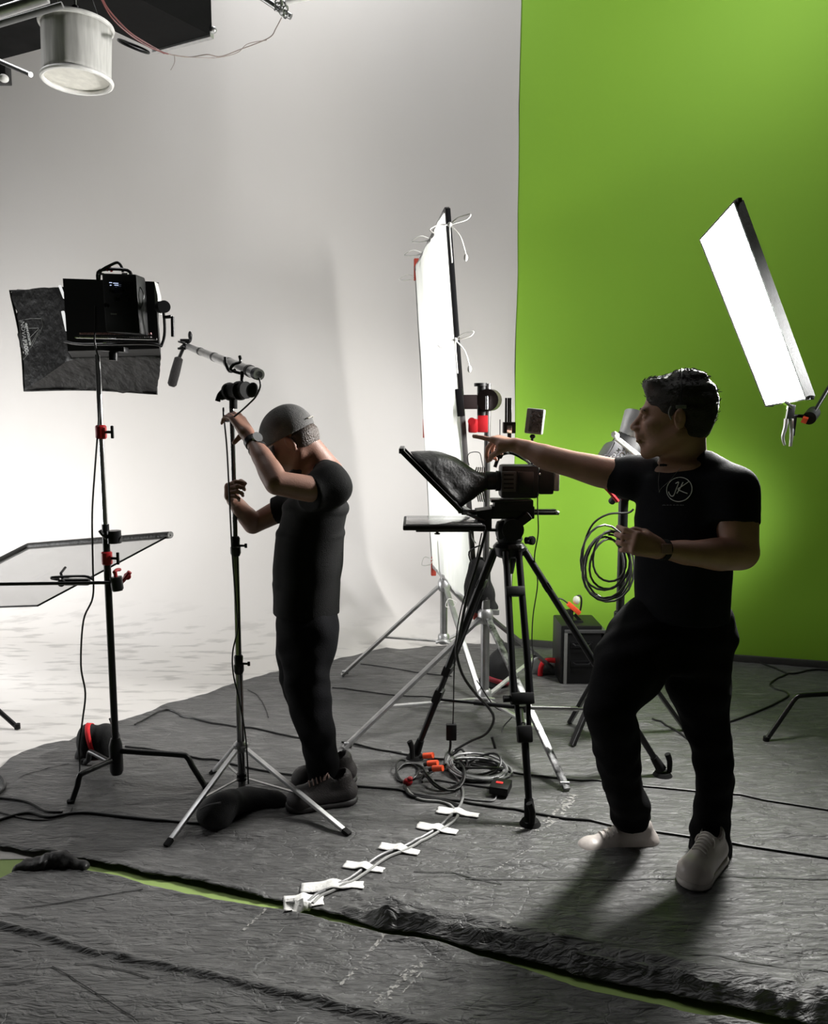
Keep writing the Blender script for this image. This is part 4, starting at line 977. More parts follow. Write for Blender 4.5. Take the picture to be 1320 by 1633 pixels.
for nm, a, b_, m in (('side_tube', ft_n + V((.0, -.02, 0)), ft_n.lerp(fb_n, .45) + V((.0, -.02, 0)), BLKM), ('side_tube', ft_n.lerp(fb_n, .45) + V((.0, -.02, 0)), fb_n + V((.0, -.02, 0)), mat('dull_grey_tube', (.12, .115, .115), .4, .6)), ('side_tube', ft_f, fb_f, STEEL), ('top_tube', ft_n, ft_f, mat('dull_grey_tube', (.12, .115, .115), .4, .6)), ('bottom_tube', fb_n, fb_f, STEEL)):  # near tube's lower part greyed: a reflection painted into its colour
    g = MB(); g.beam(a, b_, .027, .027, up=nfr, bev=.004); build(g, nm, m, df)
for c_ in (ft_f, ft_n.lerp(fb_n, 1.), fb_f, ft_f.lerp(fb_f, .52)):
    g = MB(); g.beam(c_ + V((0, 0, .07)), c_ - V((0, 0, .07)), .034, .034, up=nfr, bev=.005); build(g, 'red_corner', mat('red_painted_steel', (.4, .05, .03), .5), df)
def tie(c, s_=1., side=1):
    g = MB(); c = V(c)
    g.tube([c, c + V((.04, -.01, .03)) * s_, c + V((.10, -.02, .045)) * s_, c + V((.085, -.02, .02)) * s_, c + V((.03, -.01, .005)) * s_, c], .0035, 6, smooth=6)
    g.tube([c, c + V((-.06, -.01, -.005)) * s_, c + V((-.10, -.02, -.03)) * s_, c + V((-.07, -.02, -.045)) * s_, c + V((-.03, -.01, -.01)) * s_, c], .0035, 6, smooth=6)
    g.tube([c, c + V((.05, -.02, -.06)) * s_, c + V((.075, -.02, -.13)) * s_, c + V((.08, -.02, -.16)) * s_], .0035, 6, smooth=6); g.ell(c + V((.08, -.02, -.165)) * s_, (.011, .008, .018))
    g.tube([c, c + V((.0, -.02, -.05)) * s_, c + V((.012, -.02, -.19)) * s_], .0035, 6, smooth=6)
    g.ell(c, (.012, .012, .012)); build(g, 'tie_cord', CORD, df)
tie(P(717, 358, 4.07)); tie(P(726, 542, 4.1), .9)
for x, y, yy in ((687, 382, 4.7), (674, 404, 5.0), (664, 443, 5.3), (750, 840, 4.2)):
    c = P(x, y, yy); g = MB()
    g.tube([c, c + V((-.06, 0, .02)), c + V((-.115, 0, -.01)), c + V((-.06, 0, -.015)), c], .004, 6, smooth=5); g.tube([c, c + V((.01, -.01, -.06)), c + V((.03, -.01, -.09))], .0035, 6, smooth=4); g.ell(c, (.011, .011, .011)); build(g, 'tie_cord', CORD, df)
for x, y in ((690, 893), (728, 960)):
    c = P(x, y, 4.9); g = MB(); g.tube([c, c + V((-.05, 0, .02)), c + V((-.07, 0, -.03)), c + V((-.02, 0, -.03)), c], .003, 6, smooth=5); build(g, 'tie_cord', CORD, df)

# ---------------------------------------------------------------- two heavy aluminium stands carrying the frame
def combo(C, feet, hubz, pole_top, label, r=.024, matl=STEEL, taped=None, low=.10):
    t = T('frame_stand', C, label, 'stand'); 
    g = MB(); g.cyl(C + V((0, 0, low)), C + V((0, 0, hubz + .1)), r); build(g, 'column', matl, t)
    g = MB(); g.cyl(C + V((0, 0, hubz)), C + V((0, 0, pole_top)), r * .72); build(g, 'riser', mat('dull_grey_tube', (.12, .115, .115), .4, .6), t)
    g = MB(); g.lathe(C + V((0, 0, hubz - .03)), C + V((0, 0, hubz + .05)), [(0, r * 1.3), (.2, r * 1.7), (.8, r * 1.7), (1, r * 1.2)]); g.box(C + V((.04, 0, hubz + .03)), (.07, .02, .03), None, .005); build(g, 'hub', ALU, t)
    g = MB(); g.lathe(C + V((0, 0, low - .02)), C + V((0, 0, low + .05)), [(0, r * 1.2), (.2, r * 1.6), (.8, r * 1.6), (1, r * 1.2)]); g.tube([C + V((-.05, -.04, low)), C + V((.0, -.06, low + .015)), C + V((.05, -.03, low))], .01, 8, smooth=3); build(g, 'lower_hub', ALU, t)
    for i, f in enumerate(feet):
        f = V(f); f.z = .02; k = f - C; k.z = 0; kk = k.normalized(); a = C + kk * r * 1.6 + V((0, 0, hubz))
        g = MB(); g.beam(a, f, .032, .018, bev=.003); lg = build(g, 'leg', matl if taped != i else mat('scratched_taped_leg', (.22, .22, .22), .3, .5, noise_amt=1.2, nscale=40), t)
        d = (f - a).normalized(); g = MB(); g.cyl(f - d * .03 - V((.02, 0, 0)), f - d * .03 + V((.02, 0, 0)), .012); build(g, 'foot_bolt', STEEL, lg)
        pt = a.lerp(f, (hubz - low - .02) / hubz * .92); g = MB(); g.beam(C + kk * r * 1.5 + V((0, 0, low)), pt, .026, .012, bev=.002); build(g, 'brace', ALU, t)
    return t
CF = G(707, 1066); CF.z = 0
combo(CF, [G(545, 1082), G(768, 1122), V((.66, 5.52, 0))], P(706, 935, CF.y).z, P(694, 860, CF.y).z, 'far silver stand behind, carrying the back edge of the tall cloth frame', low=.19)
CN = G(772, 1146); CN.z = 0
combo(CN, [G(904, 1266), G(548, 1200), V((.92, 4.95, 0))], P(768, 985, CN.y).z, P(768, 612, CN.y).z, 'near silver stand with one scuffed taped leg, behind the camera tripod', taped=0, low=.12)
br = T('frame_bracket', P(755, 655, 4.2), 'black swivel bracket with red clamp joining stand top and cloth frame', 'bracket')
g = MB(); g.beam(P(731, 620, 4.14), P(735, 664, 4.14), .04, .035, bev=.005); build(g, 'sleeve', BLKM, br)
g = MB(); g.box(P(746, 641, 4.15), (.1, .012, .075), None, .004); build(g, 'arm_plate', mat('dark_brown_steel', (.035, .025, .025), .4, .5), br)
g = MB(); g.cyl(P(768, 664, 4.17), P(768, 612, 4.17), .024); g.cyl(P(766, 611, 4.17), P(766, 616, 4.17), .034); build(g, 'spigot_tube', BLK, br)
g = MB(); g.cyl(P(777, 638, 4.13), P(783, 638, 4.24), .058); build(g, 'swivel_disc', mat('dark_brown_steel', (.035, .025, .025), .4, .5), br)
g = MB(); g.cyl(P(776, 632, 4.1), P(776, 653, 4.1), .008); build(g, 'chrome_pin', CHR, br)
g = MB(); g.box(P(769, 676, 4.17), (.055, .05, .09), None, .006); g.box(P(754, 679, 4.15), (.05, .03, .075), None, .012); g.cyl(P(752, 672, 4.12), P(752, 672, 4.10), .02); build(g, 'red_clamp', RED, br)
t, o, bv = bag('sandbag', [(P(764, 905, 4.2), P(762, 935, 4.22), .06, .075), (P(765, 950, 4.22), (.085, .06, .09)), (P(775, 968, 4.22), (.07, .05, .04))], .008, 'black sandbag hanging on the near silver stand, behind the tripod legs', seed=7)
g = MB(); g.tube([P(752, 900, 4.17), P(748, 880, 4.17), P(768, 870, 4.2), P(786, 880, 4.2), P(780, 905, 4.2)], .01, 8, smooth=4, flat=.4); build(g, 'strap', CORDURA, t)
t, o, bv = bag('sandbag', [(P(795, 1070, 4.7), (.08, .08, .13)), (P(785, 1095, 4.7), (.10, .08, .085)), (P(805, 1045, 4.7), (.05, .05, .08))], .008, 'black sandbag with dark red strap on the floor behind the silver stand', seed=9, flat=.012)
loop_on(bv, P(795, 1085, 4.7), V((.3, .2, 1)), .1, .03, 'red_strap', mat('dark_red_webbing', (.25, .02, .03), .7), t)

# ---------------------------------------------------------------- tripod
TC = V((.475, 3.5, 0))
tri = T('camera_tripod', TC, 'black twin-tube video tripod with spreader and rubber feet under the camera', 'tripod')
tb = P(812, 876, 3.5); ftp = [G(662, 1212), G(845, 1318), G(1056, 1240)]
g = MB(); g.lathe(tb - V((0, 0, .035)), tb + V((0, 0, .03)), [(0, .05), (.2, .07), (.75, .075), (1, .062)]); g.cyl(tb - V((0, 0, .11)), tb - V((0, 0, .03)), .02, .035); build(g, 'bowl', BLKM, tri)
mids = []
for f in ftp:
    f = V(f); f.z = .03; k = f - tb; k.z = 0; kk = k.normalized(); side = kk.cross(V((0, 0, 1))).normalized(); a = tb + kk * .065 - V((0, 0, .0)); d = (f - a)
    m1 = a + d * .16; m2 = a + d * .57; dn = d.normalized()
    for sg in (-1, 1):
        g = MB(); g.cyl(a + side * sg * .028, m2 + side * sg * .036, .0155); build(g, 'leg_tube', BLKM, tri)
        g = MB(); g.cyl(m2 + side * sg * .03 - dn * .12, a + d * .70 + side * sg * .02, .0105); build(g, 'leg_tube', BLKM, tri)
    g = MB(); g.beam(m1 - dn * .02, m1 + dn * .03, .11, .03, up=side.cross(dn), bev=.008) if False else g.box(m1, (.085, .034, .045), (side, side.cross(dn), dn), .008); build(g, 'leg_bridge', BLK, tri)
    g = MB(); g.box(m2, (.10, .038, .05), (side, side.cross(dn), dn), .008); cf = build(g, 'leg_bridge', BLK, tri)
    g = MB(); g.cyl(m2 + side * .05, m2 + side * .08, .014); build(g, 'lock_knob', BLKR, cf)
    j = a + d * .70; g = MB(); g.box(j, (.065, .04, .07), (side, side.cross(dn), dn), .01); build(g, 'lower_joint', BLK, tri)
    g = MB(); g.cyl(j, f - dn * .03, .0165, .014); lg = build(g, 'lower_leg', BLKM, tri)
    g = MB(); g.cyl(f - dn * .08, f - dn * .01, .018, .024); g.cyl(f - V((0, 0, .02)), f + V((0, 0, -.002)), .045, .034); ft_ = build(g, 'rubber_foot', BLKR, lg)
    g = MB(); pp = f - kk * .0 + side * -.05 * (1 if f.x < .3 else 0) + kk * (0 if f.x < .3 else .03) ; g.tube([pp + V((0, 0, .0)), pp + V((.0, 0, .05)), pp + V((-.012, 0, .085))], [.012, .011, .014], 8, smooth=3); build(g, 'foot_strap', BLKR, ft_)
    mids.append(a + d * .72)
hubs = TC + V((.02, 0, sum(m.z for m in mids) / 3 - .0))
g = MB(); g.cyl(hubs - V((0, 0, .015)), hubs + V((0, 0, .015)), .03); sp = build(g, 'spreader_hub', BLK, tri)
for m_ in mids:
    g = MB(); g.cyl(hubs, hubs.lerp(m_, .55), .01); g.cyl(hubs.lerp(m_, .5), m_, .0065); build(g, 'spreader_arm', STEEL if m_.x > .6 else BLKM, sp)
fh = T('fluid_head', tb + V((0, 0, .03)), 'black fluid pan head seated on the tripod bowl', 'tripod head')
c_ = P(815, 842, 3.5)
g = MB(); g.lathe(tb + V((0, 0, .03)), tb + V((0, 0, .065)), [(0, .05), (.5, .06), (1, .055)]); g.box(c_ + V((-.01, 0, -.01)), (.12, .10, .09), None, .03); g.cyl(c_ + V((0, -.075, 0)), c_ + V((0, .075, 0)), .048); build(g, 'head_body', BLK, fh)
g = MB(); g.cyl(P(838, 862, 3.45), P(850, 862, 3.43), .016); g.cyl(P(846, 862, 3.44), P(849, 862, 3.43), .02); build(g, 'tilt_knob', BLKM, fh)
g = MB(); g.box(P(834, 828, 3.46), (.07, .06, .04), (V((.8, 0, .6)), V((0, 1, 0)), V((-.6, 0, .8))), .01); build(g, 'plate_lock', BLK, fh)
# ---------------------------------------------------------------- camera
cm = T('cinema_camera', P(820, 808, 3.5), 'black cinema camera with top handle and rear battery on the tripod, pointing left', 'camera')
Xc = V((1, 0, 0)); Yc = 3.5
def cbox(x0, y0, x1, y1, dep, name, m, parent, bev=.006, Y=Yc, off=0.):
    a, b_ = P(x0, y0, Y), P(x1, y1, Y); c_ = (a + b_) / 2; c_.y = Y + off
    g = MB(); g.box(c_, (abs(b_.x - a.x), dep, abs(a.z - b_.z)), None, bev); return build(g, name, m, parent)
cbox(787, 796, 848, 813, .09, 'bridge_plate', BLK, cm); cbox(781, 795, 845, 800, .1, 'dovetail', BLKM, cm)
cbox(782, 806, 850, 826, .085, 'plate_block', BLKM, cm)
bd = cbox(797, 741, 856, 793, .13, 'body', BLK, cm, .015)
cbox(800, 752, 822, 784, .01, 'side_vent', mat('dark_grille', (.03, .03, .03), .6), bd, .002, Yc - .068); cbox(826, 752, 850, 786, .008, 'side_panel', GREYP if False else BLKM, bd, .002, Yc - .068)
for i in range(4): cbox(803, 756 + i * 7, 819, 758.5 + i * 7, .003, 'vent_slot', BLKR, bd, .0005, Yc - .075)
cbox(856, 738, 880, 787, .1, 'battery', BLK, cm, .01); cbox(881, 752, 889, 782, .09, 'battery_plate', mat('grey_battery_shell', (.25, .25, .25), .35), cm, .006)
g = MB(); g.lathe(P(798, 767, Yc), P(748, 766, Yc), [(0, .044), (.15, .046), (.16, .04), (.5, .042), (.52, .037), (.8, .037), (.82, .046), (1, .046)]); ln = build(g, 'lens', BLK, cm)
g = MB(); g.cyl(P(749, 766, Yc), P(747.8, 766, Yc), .036); build(g, 'front_glass', mat('lens_glass', (.01, .01, .02), .05), ln)
g = MB(); g.tube([P(789, 745, Yc), P(797, 727, Yc), P(815, 722, Yc), P(838, 733, Yc), P(858, 743, Yc)], [.012, .014, .012, .012, .012], 10, smooth=5, flat=.7); hn = build(g, 'top_handle', BLKM, cm)
g = MB(); g.tube([P(818, 716, Yc - .03), P(832, 728, Yc - .03), P(845, 740, Yc - .03)], .006, 8); build(g, 'bright_rail', CHR, hn)
for x, y in ((806, 719), (812, 717), (824, 720), (852, 741), (858, 748), (860, 756)):
    g = MB(); g.ell(P(x, y, Yc - .05), (.009, .008, .007)); g.cyl(P(x, y, Yc - .05), P(x + 4, y + 3, Yc - .03), .005); build(g, 'chrome_screw', CHR, cm)
g = MB(); g.box(P(790, 722, Yc), (.07, .06, .035), (V((.9, 0, -.4)), V((0, 1, 0)), V((.4, 0, .9))), .01); g.cyl(P(778, 726, Yc - .02), P(795, 726, Yc - .02), .02); build(g, 'microphone_block', BLK, cm)
for i, dy in enumerate((-.03, .03)):
    g = MB(); g.cyl(P(735, 817, Yc) + V((0, dy, 0)), P(889, 817, Yc) + V((0, dy, 0)), .0085); build(g, 'support_rod', BLKM, cm)
cbox(784, 812, 886, 819, .03, 'dovetail_bar', BLKM, cm, .003); g = MB(); g.ell(P(888, 817, 3.47), (.012, .012, .008)); build(g, 'bar_end_screw', STEEL, cm)
tx = T('wireless_transmitter', P(812, 690, 3.52), 'small silver-fronted transmitter with three upright antennas above the camera', 'transmitter')
cbox(802, 673, 821, 691, .05, 'case', BLK, tx, .004, 3.52); cbox(808, 678, 816, 691, .006, 'silver_face', CHR, tx, .002, 3.49)
for x in (806.5, 810.5, 814): 
    g = MB(); g.cyl(P(x, 674, 3.52), P(x + .3, 634.5, 3.52), .0048); build(g, 'antenna', BLKM, tx)
g = MB(); g.cyl(P(812, 690, 3.52), P(812, 722, 3.52), .009); build(g, 'mount_post', BLKM, tx)
g = MB(); g.cyl(P(797, 695, 3.52), P(797, 669, 3.52), .002); build(g, 'thin_aerial', BLKM, tx)
fm = T('field_monitor', P(852, 694, 3.5), 'small upright boxy monitor with crinkled glossy face, right of the antennas', 'monitor')
Zt = V((.1, 0, 1)).normalized(); Xt = V((1, -.35, -.1)).normalized(); Yt = Zt.cross(Xt)
g = MB(); g.box(P(853, 672, 3.5), (.078, .045, .112), (Xt, Yt, Zt), .008); build(g, 'case', GREYP, fm)
g = MB(); g.box(P(856, 672, 3.5) - Yt * .026, (.056, .004, .095), (Xt, Yt, Zt), .002); build(g, 'glossy_face', mat('crinkled_foil_screen', (.08, .08, .08), .12, .6, noise_amt=1., nscale=60, bump=1., bscale=90), fm)
g = MB(); g.cyl(P(849, 693, 3.5), P(847, 720, 3.5), .006); g.ell(P(849, 696, 3.5), (.013, .01, .01)); build(g, 'ball_mount', BLKM, fm)
# ---------------------------------------------------------------- teleprompter
tp_ = T('teleprompter', P(740, 835, 3.5), 'black teleprompter with slanted glass frame, cloth hood and flat monitor tray', 'teleprompter')
e0, e1 = P(641, 717, 3.5), P(731, 808, 3.5); dv = (e1 - e0).normalized(); yv = V((0, 1, 0)); nv = dv.cross(yv)
for sg in (-1, 1):
    g = MB(); g.beam(e0 + yv * .17 * sg, e1 + yv * .17 * sg, .02, .034, up=yv, bev=.003); build(g, 'frame_side', BLKM, tp_)
for e in (e0, e1):
    g = MB(); g.beam(e - yv * .175, e + yv * .175, .022, .022, bev=.003); build(g, 'frame_end', BLKM, tp_)
g = MB(); g.box((e0 + e1) / 2, (.33, .003, (e1 - e0).length * .97), (yv, nv, dv)); build(g, 'glass', mat('prompter_glass', (.02, .02, .02), .03, spec=1., alpha=.55), tp_)
rs = []
for j in range(13):
    u = j / 12; top0 = P(655, 721, 3.5); top1 = P(775, 757, 3.5); bot0 = P(735, 806, 3.5); bot1 = P(775, 780, 3.5)
    tt = top0.lerp(top1, u); tt.z += .04 * math.sin(math.pi * min(1, u * 1.15)) ** 1.0 * (1 if u < .87 else 0) * .9; bb = bot0.lerp(bot1, u); hw = .165 * (1 - u) + .05 * u; row = []
    for k_ in range(32):
        a = 2 * math.pi * k_ / 32; cx_, cz_ = math.cos(a), math.sin(a); sq_ = lambda q: math.copysign(abs(q) ** .6, q)
        c_ = (tt + bb) / 2; q_ = c_ + yv * hw * sq_(cx_) + (tt - bb) / 2 * sq_(cz_)
        row.append(q_ + V((noise.noise(q_ * 18), noise.noise(q_ * 18 + V((5, 0, 0))), noise.noise(q_ * 18 + V((0, 7, 0))))) * .010 * math.sin(math.pi * min(1, u + .08)))
    rs.append(row)
g = MB(); g.rings(rs, caps=False); build(g, 'cloth_hood', NYLON, tp_, 60, solid=.003)
g = MB(); g.box(P(706, 834, 3.5), (.355, .34, .022), None, .006); mt_ = build(g, 'monitor', BLK, tp_)
g = MB(); g.box(P(706, 829.5, 3.5), (.33, .31, .003), None, .001); build(g, 'monitor_screen', mat('prompter_screen', (.3, .3, .3), .1), mt_)
g = MB(); g.box(P(705, 841, 3.5), (.24, .2, .016), None, .006); g.beam(P(684, 844, 3.5), P(790, 845, 3.5), .03, .012); build(g, 'monitor_tray', BLKM, tp_)
g = MB(); g.cyl(P(697, 845, 3.5), P(697, 852, 3.5), .007); g.cyl(P(697, 850, 3.5), P(697, 852, 3.5), .013); build(g, 'thumb_screw', BLKM, tp_)
g = MB(); g.prism([P(760, 815, 3.44), P(784, 812, 3.44), P(784, 845, 3.44), P(762, 845, 3.44)], V((0, .12, 0))); build(g, 'mounting_block', BLK, tp_)
for dy in (-.13, .13):
    g = MB(); g.beam(P(738, 812, 3.5) + yv * dy, P(768, 828, 3.5) + yv * dy * .4, .03, .008); build(g, 'hinge_arm', mat('worn_grey_arm', (.12, .12, .12), .35, .6), tp_)
# small things on the arm above the lens: bright lens support and bracket
g = MB()
for i in range(5): g.tube([P(760 + i * 3, 745, 3.47), P(756 + i * 4, 765 + i * 3, 3.46), P(763 + i * 3, 800, 3.47)], .003, 6, smooth=4)
tag(build(g, 'lead_bundle', mat('mixed_grey_leads', (.25, .25, .25), .35)), 'tangle of thin grey leads between lens and teleprompter frame', 'leads')
# ================================================================ lamp behind the pointing man
CS = G(982, 1180); CS.z = 0
sst = T('light_stand', CS, 'black stand behind the pointing man carrying the storm lamp and a coiled cable', 'light stand')
top = P(975, 800, CS.y)
g = MB(); g.cyl(CS + V((0, 0, .25)), CS + V((0, 0, 1.15)), .0205); build(g, 'pole', mat('grey_black_tube', (.03, .03, .03), .3, .5), sst)
g = MB(); g.cyl(CS + V((0, 0, 1.1)), V((CS.x, CS.y, P(975, 770, CS.y).z)), .024); build(g, 'riser', BLKM, sst)
for y in (985, 853):
    c_ = V((CS.x, CS.y, P(975, y, CS.y).z)); g = MB(); g.lathe(c_ - V((0, 0, .035)), c_ + V((0, 0, .035)), [(0, .024), (.1, .03), (.9, .03), (1, .024)]); cl = build(g, 'collar', BLK, sst)
    g = MB(); g.cyl(c_ + V((.02, 0, 0)), c_ + V((.06, 0, 0)), .008); g.box(c_ + V((.065, 0, 0)), (.012, .012, .05)); build(g, 'knob', BLK, cl)
g = MB(); c_ = CS + V((0, 0, .5)); g.lathe(c_ - V((0, 0, .03)), c_ + V((0, 0, .03)), [(0, .03), (.5, .036), (1, .03)]); build(g, 'hub', BLK, sst)
for f in (G(908, 1157), G(912, 1193), G(1092, 1168)):
    f.z = .016; a = CS + V((0, 0, .5)); k = (f - CS); k.z = 0; k.normalize()
    g = MB(); g.beam(a + k * .03, f, .034, .02, bev=.004); build(g, 'leg', mat('grey_black_tube', (.03, .03, .03), .3, .5), sst)
    g = MB(); g.beam(CS + V((0, 0, .26)), (a + k * .03).lerp(f, .5), .018, .008); build(g, 'brace', BLKM, sst)
g = MB(); c_ = CS + V((0, 0, .26)); g.cyl(c_ - V((0, 0, .02)), c_ + V((0, 0, .02)), .028); build(g, 'lower_hub', BLK, sst)
# lamp head: axis points up and to the right, away from the camera
Yl = 3.95
sl = T('storm_lamp', P(975, 800, Yl), 'grey studio lamp head with pale yoke, tilted upward behind the pointing man', 'studio lamp')
ax0, ax1 = P(968, 775, Yl), P(1026, 682, Yl + .05); aD = (ax1 - ax0).normalized(); aY = V((0, 1, 0)); aY = (aY - aD * aY.dot(aD)).normalized(); aX = aY.cross(aD)
if aX.x < 0: aX = -aX
Lb = P(974, 758, Yl)
Lb = P(984, 738, Yl); g = MB(); g.box(Lb, (.185, .16, .15), (aX, aY, aD), .02); hs = build(g, 'lamp_body', mat('lamp_grey_body', (.07, .07, .075), .4), sl)
g = MB(); g.cyl(P(997, 720, Yl), P(1008, 700, Yl + .02), .085, .078); build(g, 'lamp_mount', BLK, sl)
g = MB(); g.lathe(P(1004, 706, Yl), P(1024, 668, Yl + .03), [(0, .06), (.2, .072), (1, .098), (1, .094), (.9, .09)]); build(g, 'reflector', mat('grey_reflector', (.3, .3, .31), .35, .5), sl)
WB = mat('pale_yoke_paint', (.75, .77, .7), .35)
for o_ in (0, 6):
    g = MB(); g.beam(P(981 + o_, 700 + o_ * .0, Yl - .11), P(1028 + o_ * .8, 738 - o_ * .2, Yl - .11), .02 if o_ else .024, .014, bev=.003); build(g, 'yoke_bar', WB, sl)
g = MB(); g.box(P(981, 694, Yl - .11), (.03, .02, .03), (aX, aY, aD), .006); g.cyl(P(978, 692, Yl - .13), P(984, 696, Yl - .09), .012); build(g, 'yoke_end_cap', WB, sl)
nrm = -aY; o0 = P(967, 734, Yl - .105)
xa = (P(997, 712, Yl - .1) - P(978, 733, Yl - .1)).normalized(); ya = -(xa.cross(nrm)).normalized()
if ya.z > 0 and False: ya = -ya
ya = V((-xa.z, 0, xa.x)); 
bp_ = lambda x, y: P(x, y, Yl - .112)
L0, L1 = bp_(973, 752), bp_(1005, 717); xa = (L1 - L0).normalized(); ya = V((-xa.z, 0, xa.x)); ya = ya if ya.z > 0 else -ya
lettering('1200X', L0, xa, ya, .036, 'lettering', hs, INK, lift=.0, fit=(L1 - L0).length, bold=.0008)
lettering('STORM', L0 + xa * .035 + ya * .033, xa, ya, .024, 'lettering', hs, INK, lift=.0, fit=.075, bold=.0008)
g = MB(); g.tube([bp_(964, 726), bp_(972, 722), bp_(980, 705)], .003, 6, smooth=4); build(g, 'side_groove', GREYP, hs)
g = MB(); g.box(P(990, 785, Yl - .05), (.1, .08, .07), (aX, aY, aD), .015); g.tube([P(975, 800, Yl), P(985, 790, Yl - .05), P(1000, 795, Yl - .06)], .018, 10, smooth=3); build(g, 'tilt_bracket', BLK, sl)
g = MB(); g.cyl(P(1006, 792, Yl - .12), P(1010, 794, Yl - .06), .016); build(g, 'red_knob', RED, sl)
g = MB(); g.tube([P(955, 768, Yl - .1), P(970, 782, Yl - .1), P(985, 800, Yl - .1)], .01, 8, smooth=3); build(g, 'red_trim', RED, sl)
# coiled cable hung on the stand
g = MB(); pts = []
for i in range(120):
    a = i / 120 * 2 * math.pi * 6; k_ = i / 120; R1 = .125 + .03 * math.sin(k_ * 9); c_ = P(968 + 5 * math.sin(k_ * 13), 898 + 8 * math.sin(k_ * 7), CS.y - .06 - .04 * k_)
    pts.append(c_ + V((R1 * .82 * math.sin(a), .02 * math.sin(a * 2 + k_), R1 * 1.15 * math.cos(a))))
g.tube(pts, .0055, 8); tag(build(g, 'coiled_cable', mat('grey_black_cable', (.05, .05, .05), .3)), 'glossy grey cable coiled in loops on the stand behind the pointing man', 'cable')
g = MB(); Yk = CS.y - .1
g.tube([P(1010, 812, Yk), P(1000, 818, Yk), P(970, 820, Yk), P(945, 836, Yk), P(931, 870, Yk), P(929, 915, Yk), P(940, 945, Yk), P(965, 957, Yk), P(990, 945, Yk), P(1002, 915, Yk), P(1003, 890, Yk), P(990, 862, Yk)], .005, 8, smooth=7)
tag(build(g, 'lamp_cable', CABLE), 'black cable hanging in one wide loop left of the lamp stand', 'cable')
# ---------------------------------------------------------------- case, clamp and bag at the green wall
kc = G(925, 1094); cs = T('gear_case', kc + V((0, 0, .012)), 'black upright equipment case with handles near the foot of the green wall', 'case')
hz = P(925, 998, kc.y).z
g = MB(); g.box(V((kc.x, kc.y + .14, hz / 2 + .006)), (.255, .28, hz - .01), None, .012); bx = build(g, 'case_body', BLK, cs)
for x in (894.5, 956): cbox(x - 1.5, 1000, x + 1.5, 1092, .29, 'metal_edge', mat('worn_edge_metal', (.3, .3, .29), .4, .6) if x < 900 else BLKM, bx, .002, kc.y + .135)
cbox(893, 995, 957, 1000, .3, 'lid', mat('dark_grey_lid', (.07, .07, .07), .35), cs, .004, kc.y + .14)
for y in (1024, 1054):
    cbox(910, y, 945, y + 9, .01, 'handle_recess', BLKM, bx, .003, kc.y - .003); g = MB(); g.tube([P(914, y + 3, kc.y - .01), P(918, y + 6, kc.y - .03), P(938, y + 6, kc.y - .03), P(942, y + 3, kc.y - .01)], .006, 8); build(g, 'handle', BLKM, bx)
for x in (900, 950): cbox(x - 5, 1088, x + 5, 1096, .03, 'foot', BLKR, cs, .003, kc.y + .03)
rc = T('cable_clamp', P(922, 995, kc.y + .1), 'black and orange-red clamp with short cables standing on the equipment case', 'clamp')
YK = kc.y + .1
g = MB(); g.beam(P(905, 962, YK), P(924, 978, YK), .045, .03, bev=.008); build(g, 'red_handle', ORG, rc)
g = MB(); g.cyl(P(909, 996, YK), P(909, 972, YK), .02); g.box(P(921, 992, YK), (.06, .05, .03), None, .006); g.beam(P(916, 980, YK), P(927, 992, YK), .02); build(g, 'clamp_base', BLK, rc)
g = MB(); g.ell(P(919, 957, YK), (.022, .02, .028)); build(g, 'white_connector', mat('cream_plastic', (.7, .72, .6), .4), rc)
g = MB(); g.tube([P(886, 955, YK), P(895, 955, YK), P(905, 962, YK)], .005, 6, smooth=4); g.tube([P(888, 969, YK), P(898, 971, YK), P(905, 974, YK)], .005, 6, smooth=4); g.tube([P(917, 952, YK), P(925, 950, YK), P(927, 960, YK), P(925, 974, YK)], .006, 6, smooth=4); build(g, 'short_cable', CABLE, rc)
t, o, bv = bag('sandbag', [(P(862, 1066, 4.95), (.08, .08, .065)), (P(885, 1066, 4.95), (.09, .08, .068)), (P(848, 1074, 4.95), (.04, .06, .035))], .008, 'dark grey sandbag with bright red strap beside the black equipment case', m=mat('dark_grey_cordura', (.05, .05, .05), .8, bump=.3, bscale=200), flat=.012, seed=12)
bb = G(866, 1084)
g = MB(); g.tube([P(861, 1080, 4.865), P(862, 1066, 4.86), P(866, 1057, 4.865), P(875, 1053, 4.87), P(893, 1054, 4.88)], .016, 8, smooth=5, flat=.35); build(g, 'red_strap', REDF, t)
# ---------------------------------------------------------------- bright diffusion panel on the right
pa, pb, pc_, pd = P(1117, 382, 3.95), P(1171, 322, 3.74), P(1286, 636, 3.63), P(1222, 647, 3.81)
nP = (pb - pa).cross(pd - pa).normalized()
if nP.y > 0: nP = -nP
pn = T('diffusion_panel', (pc_ + pd) / 2, 'tilted white diffusion panel with grey edge and added glow, hanging at right', 'diffusion panel')
def glow(u, v):
    p_ = pa.lerp(pb, u).lerp(pd.lerp(pc_, u), v); e = math.sin(math.pi * u) * math.sin(math.pi * v)
    sag = .012 * math.sin(math.pi * v) * (1 - u); return p_ + nP * (.004 + .014 * e) + (pa - pb).normalized() * -sag
LIT = mat('added_glow_diffusion', (.85, .85, .85), .8, emit=(1, .985, .955), estr=300.)  # emission added in place of the storm lamp's light on the cloth
g = MB(); g.grid(glow, 10, 30)
build(g, 'lit_face', LIT, pn)
ED = mat('grey_fabric_edge', (.12, .12, .115), .6, bump=.3, bscale=90)
off = -nP * .05
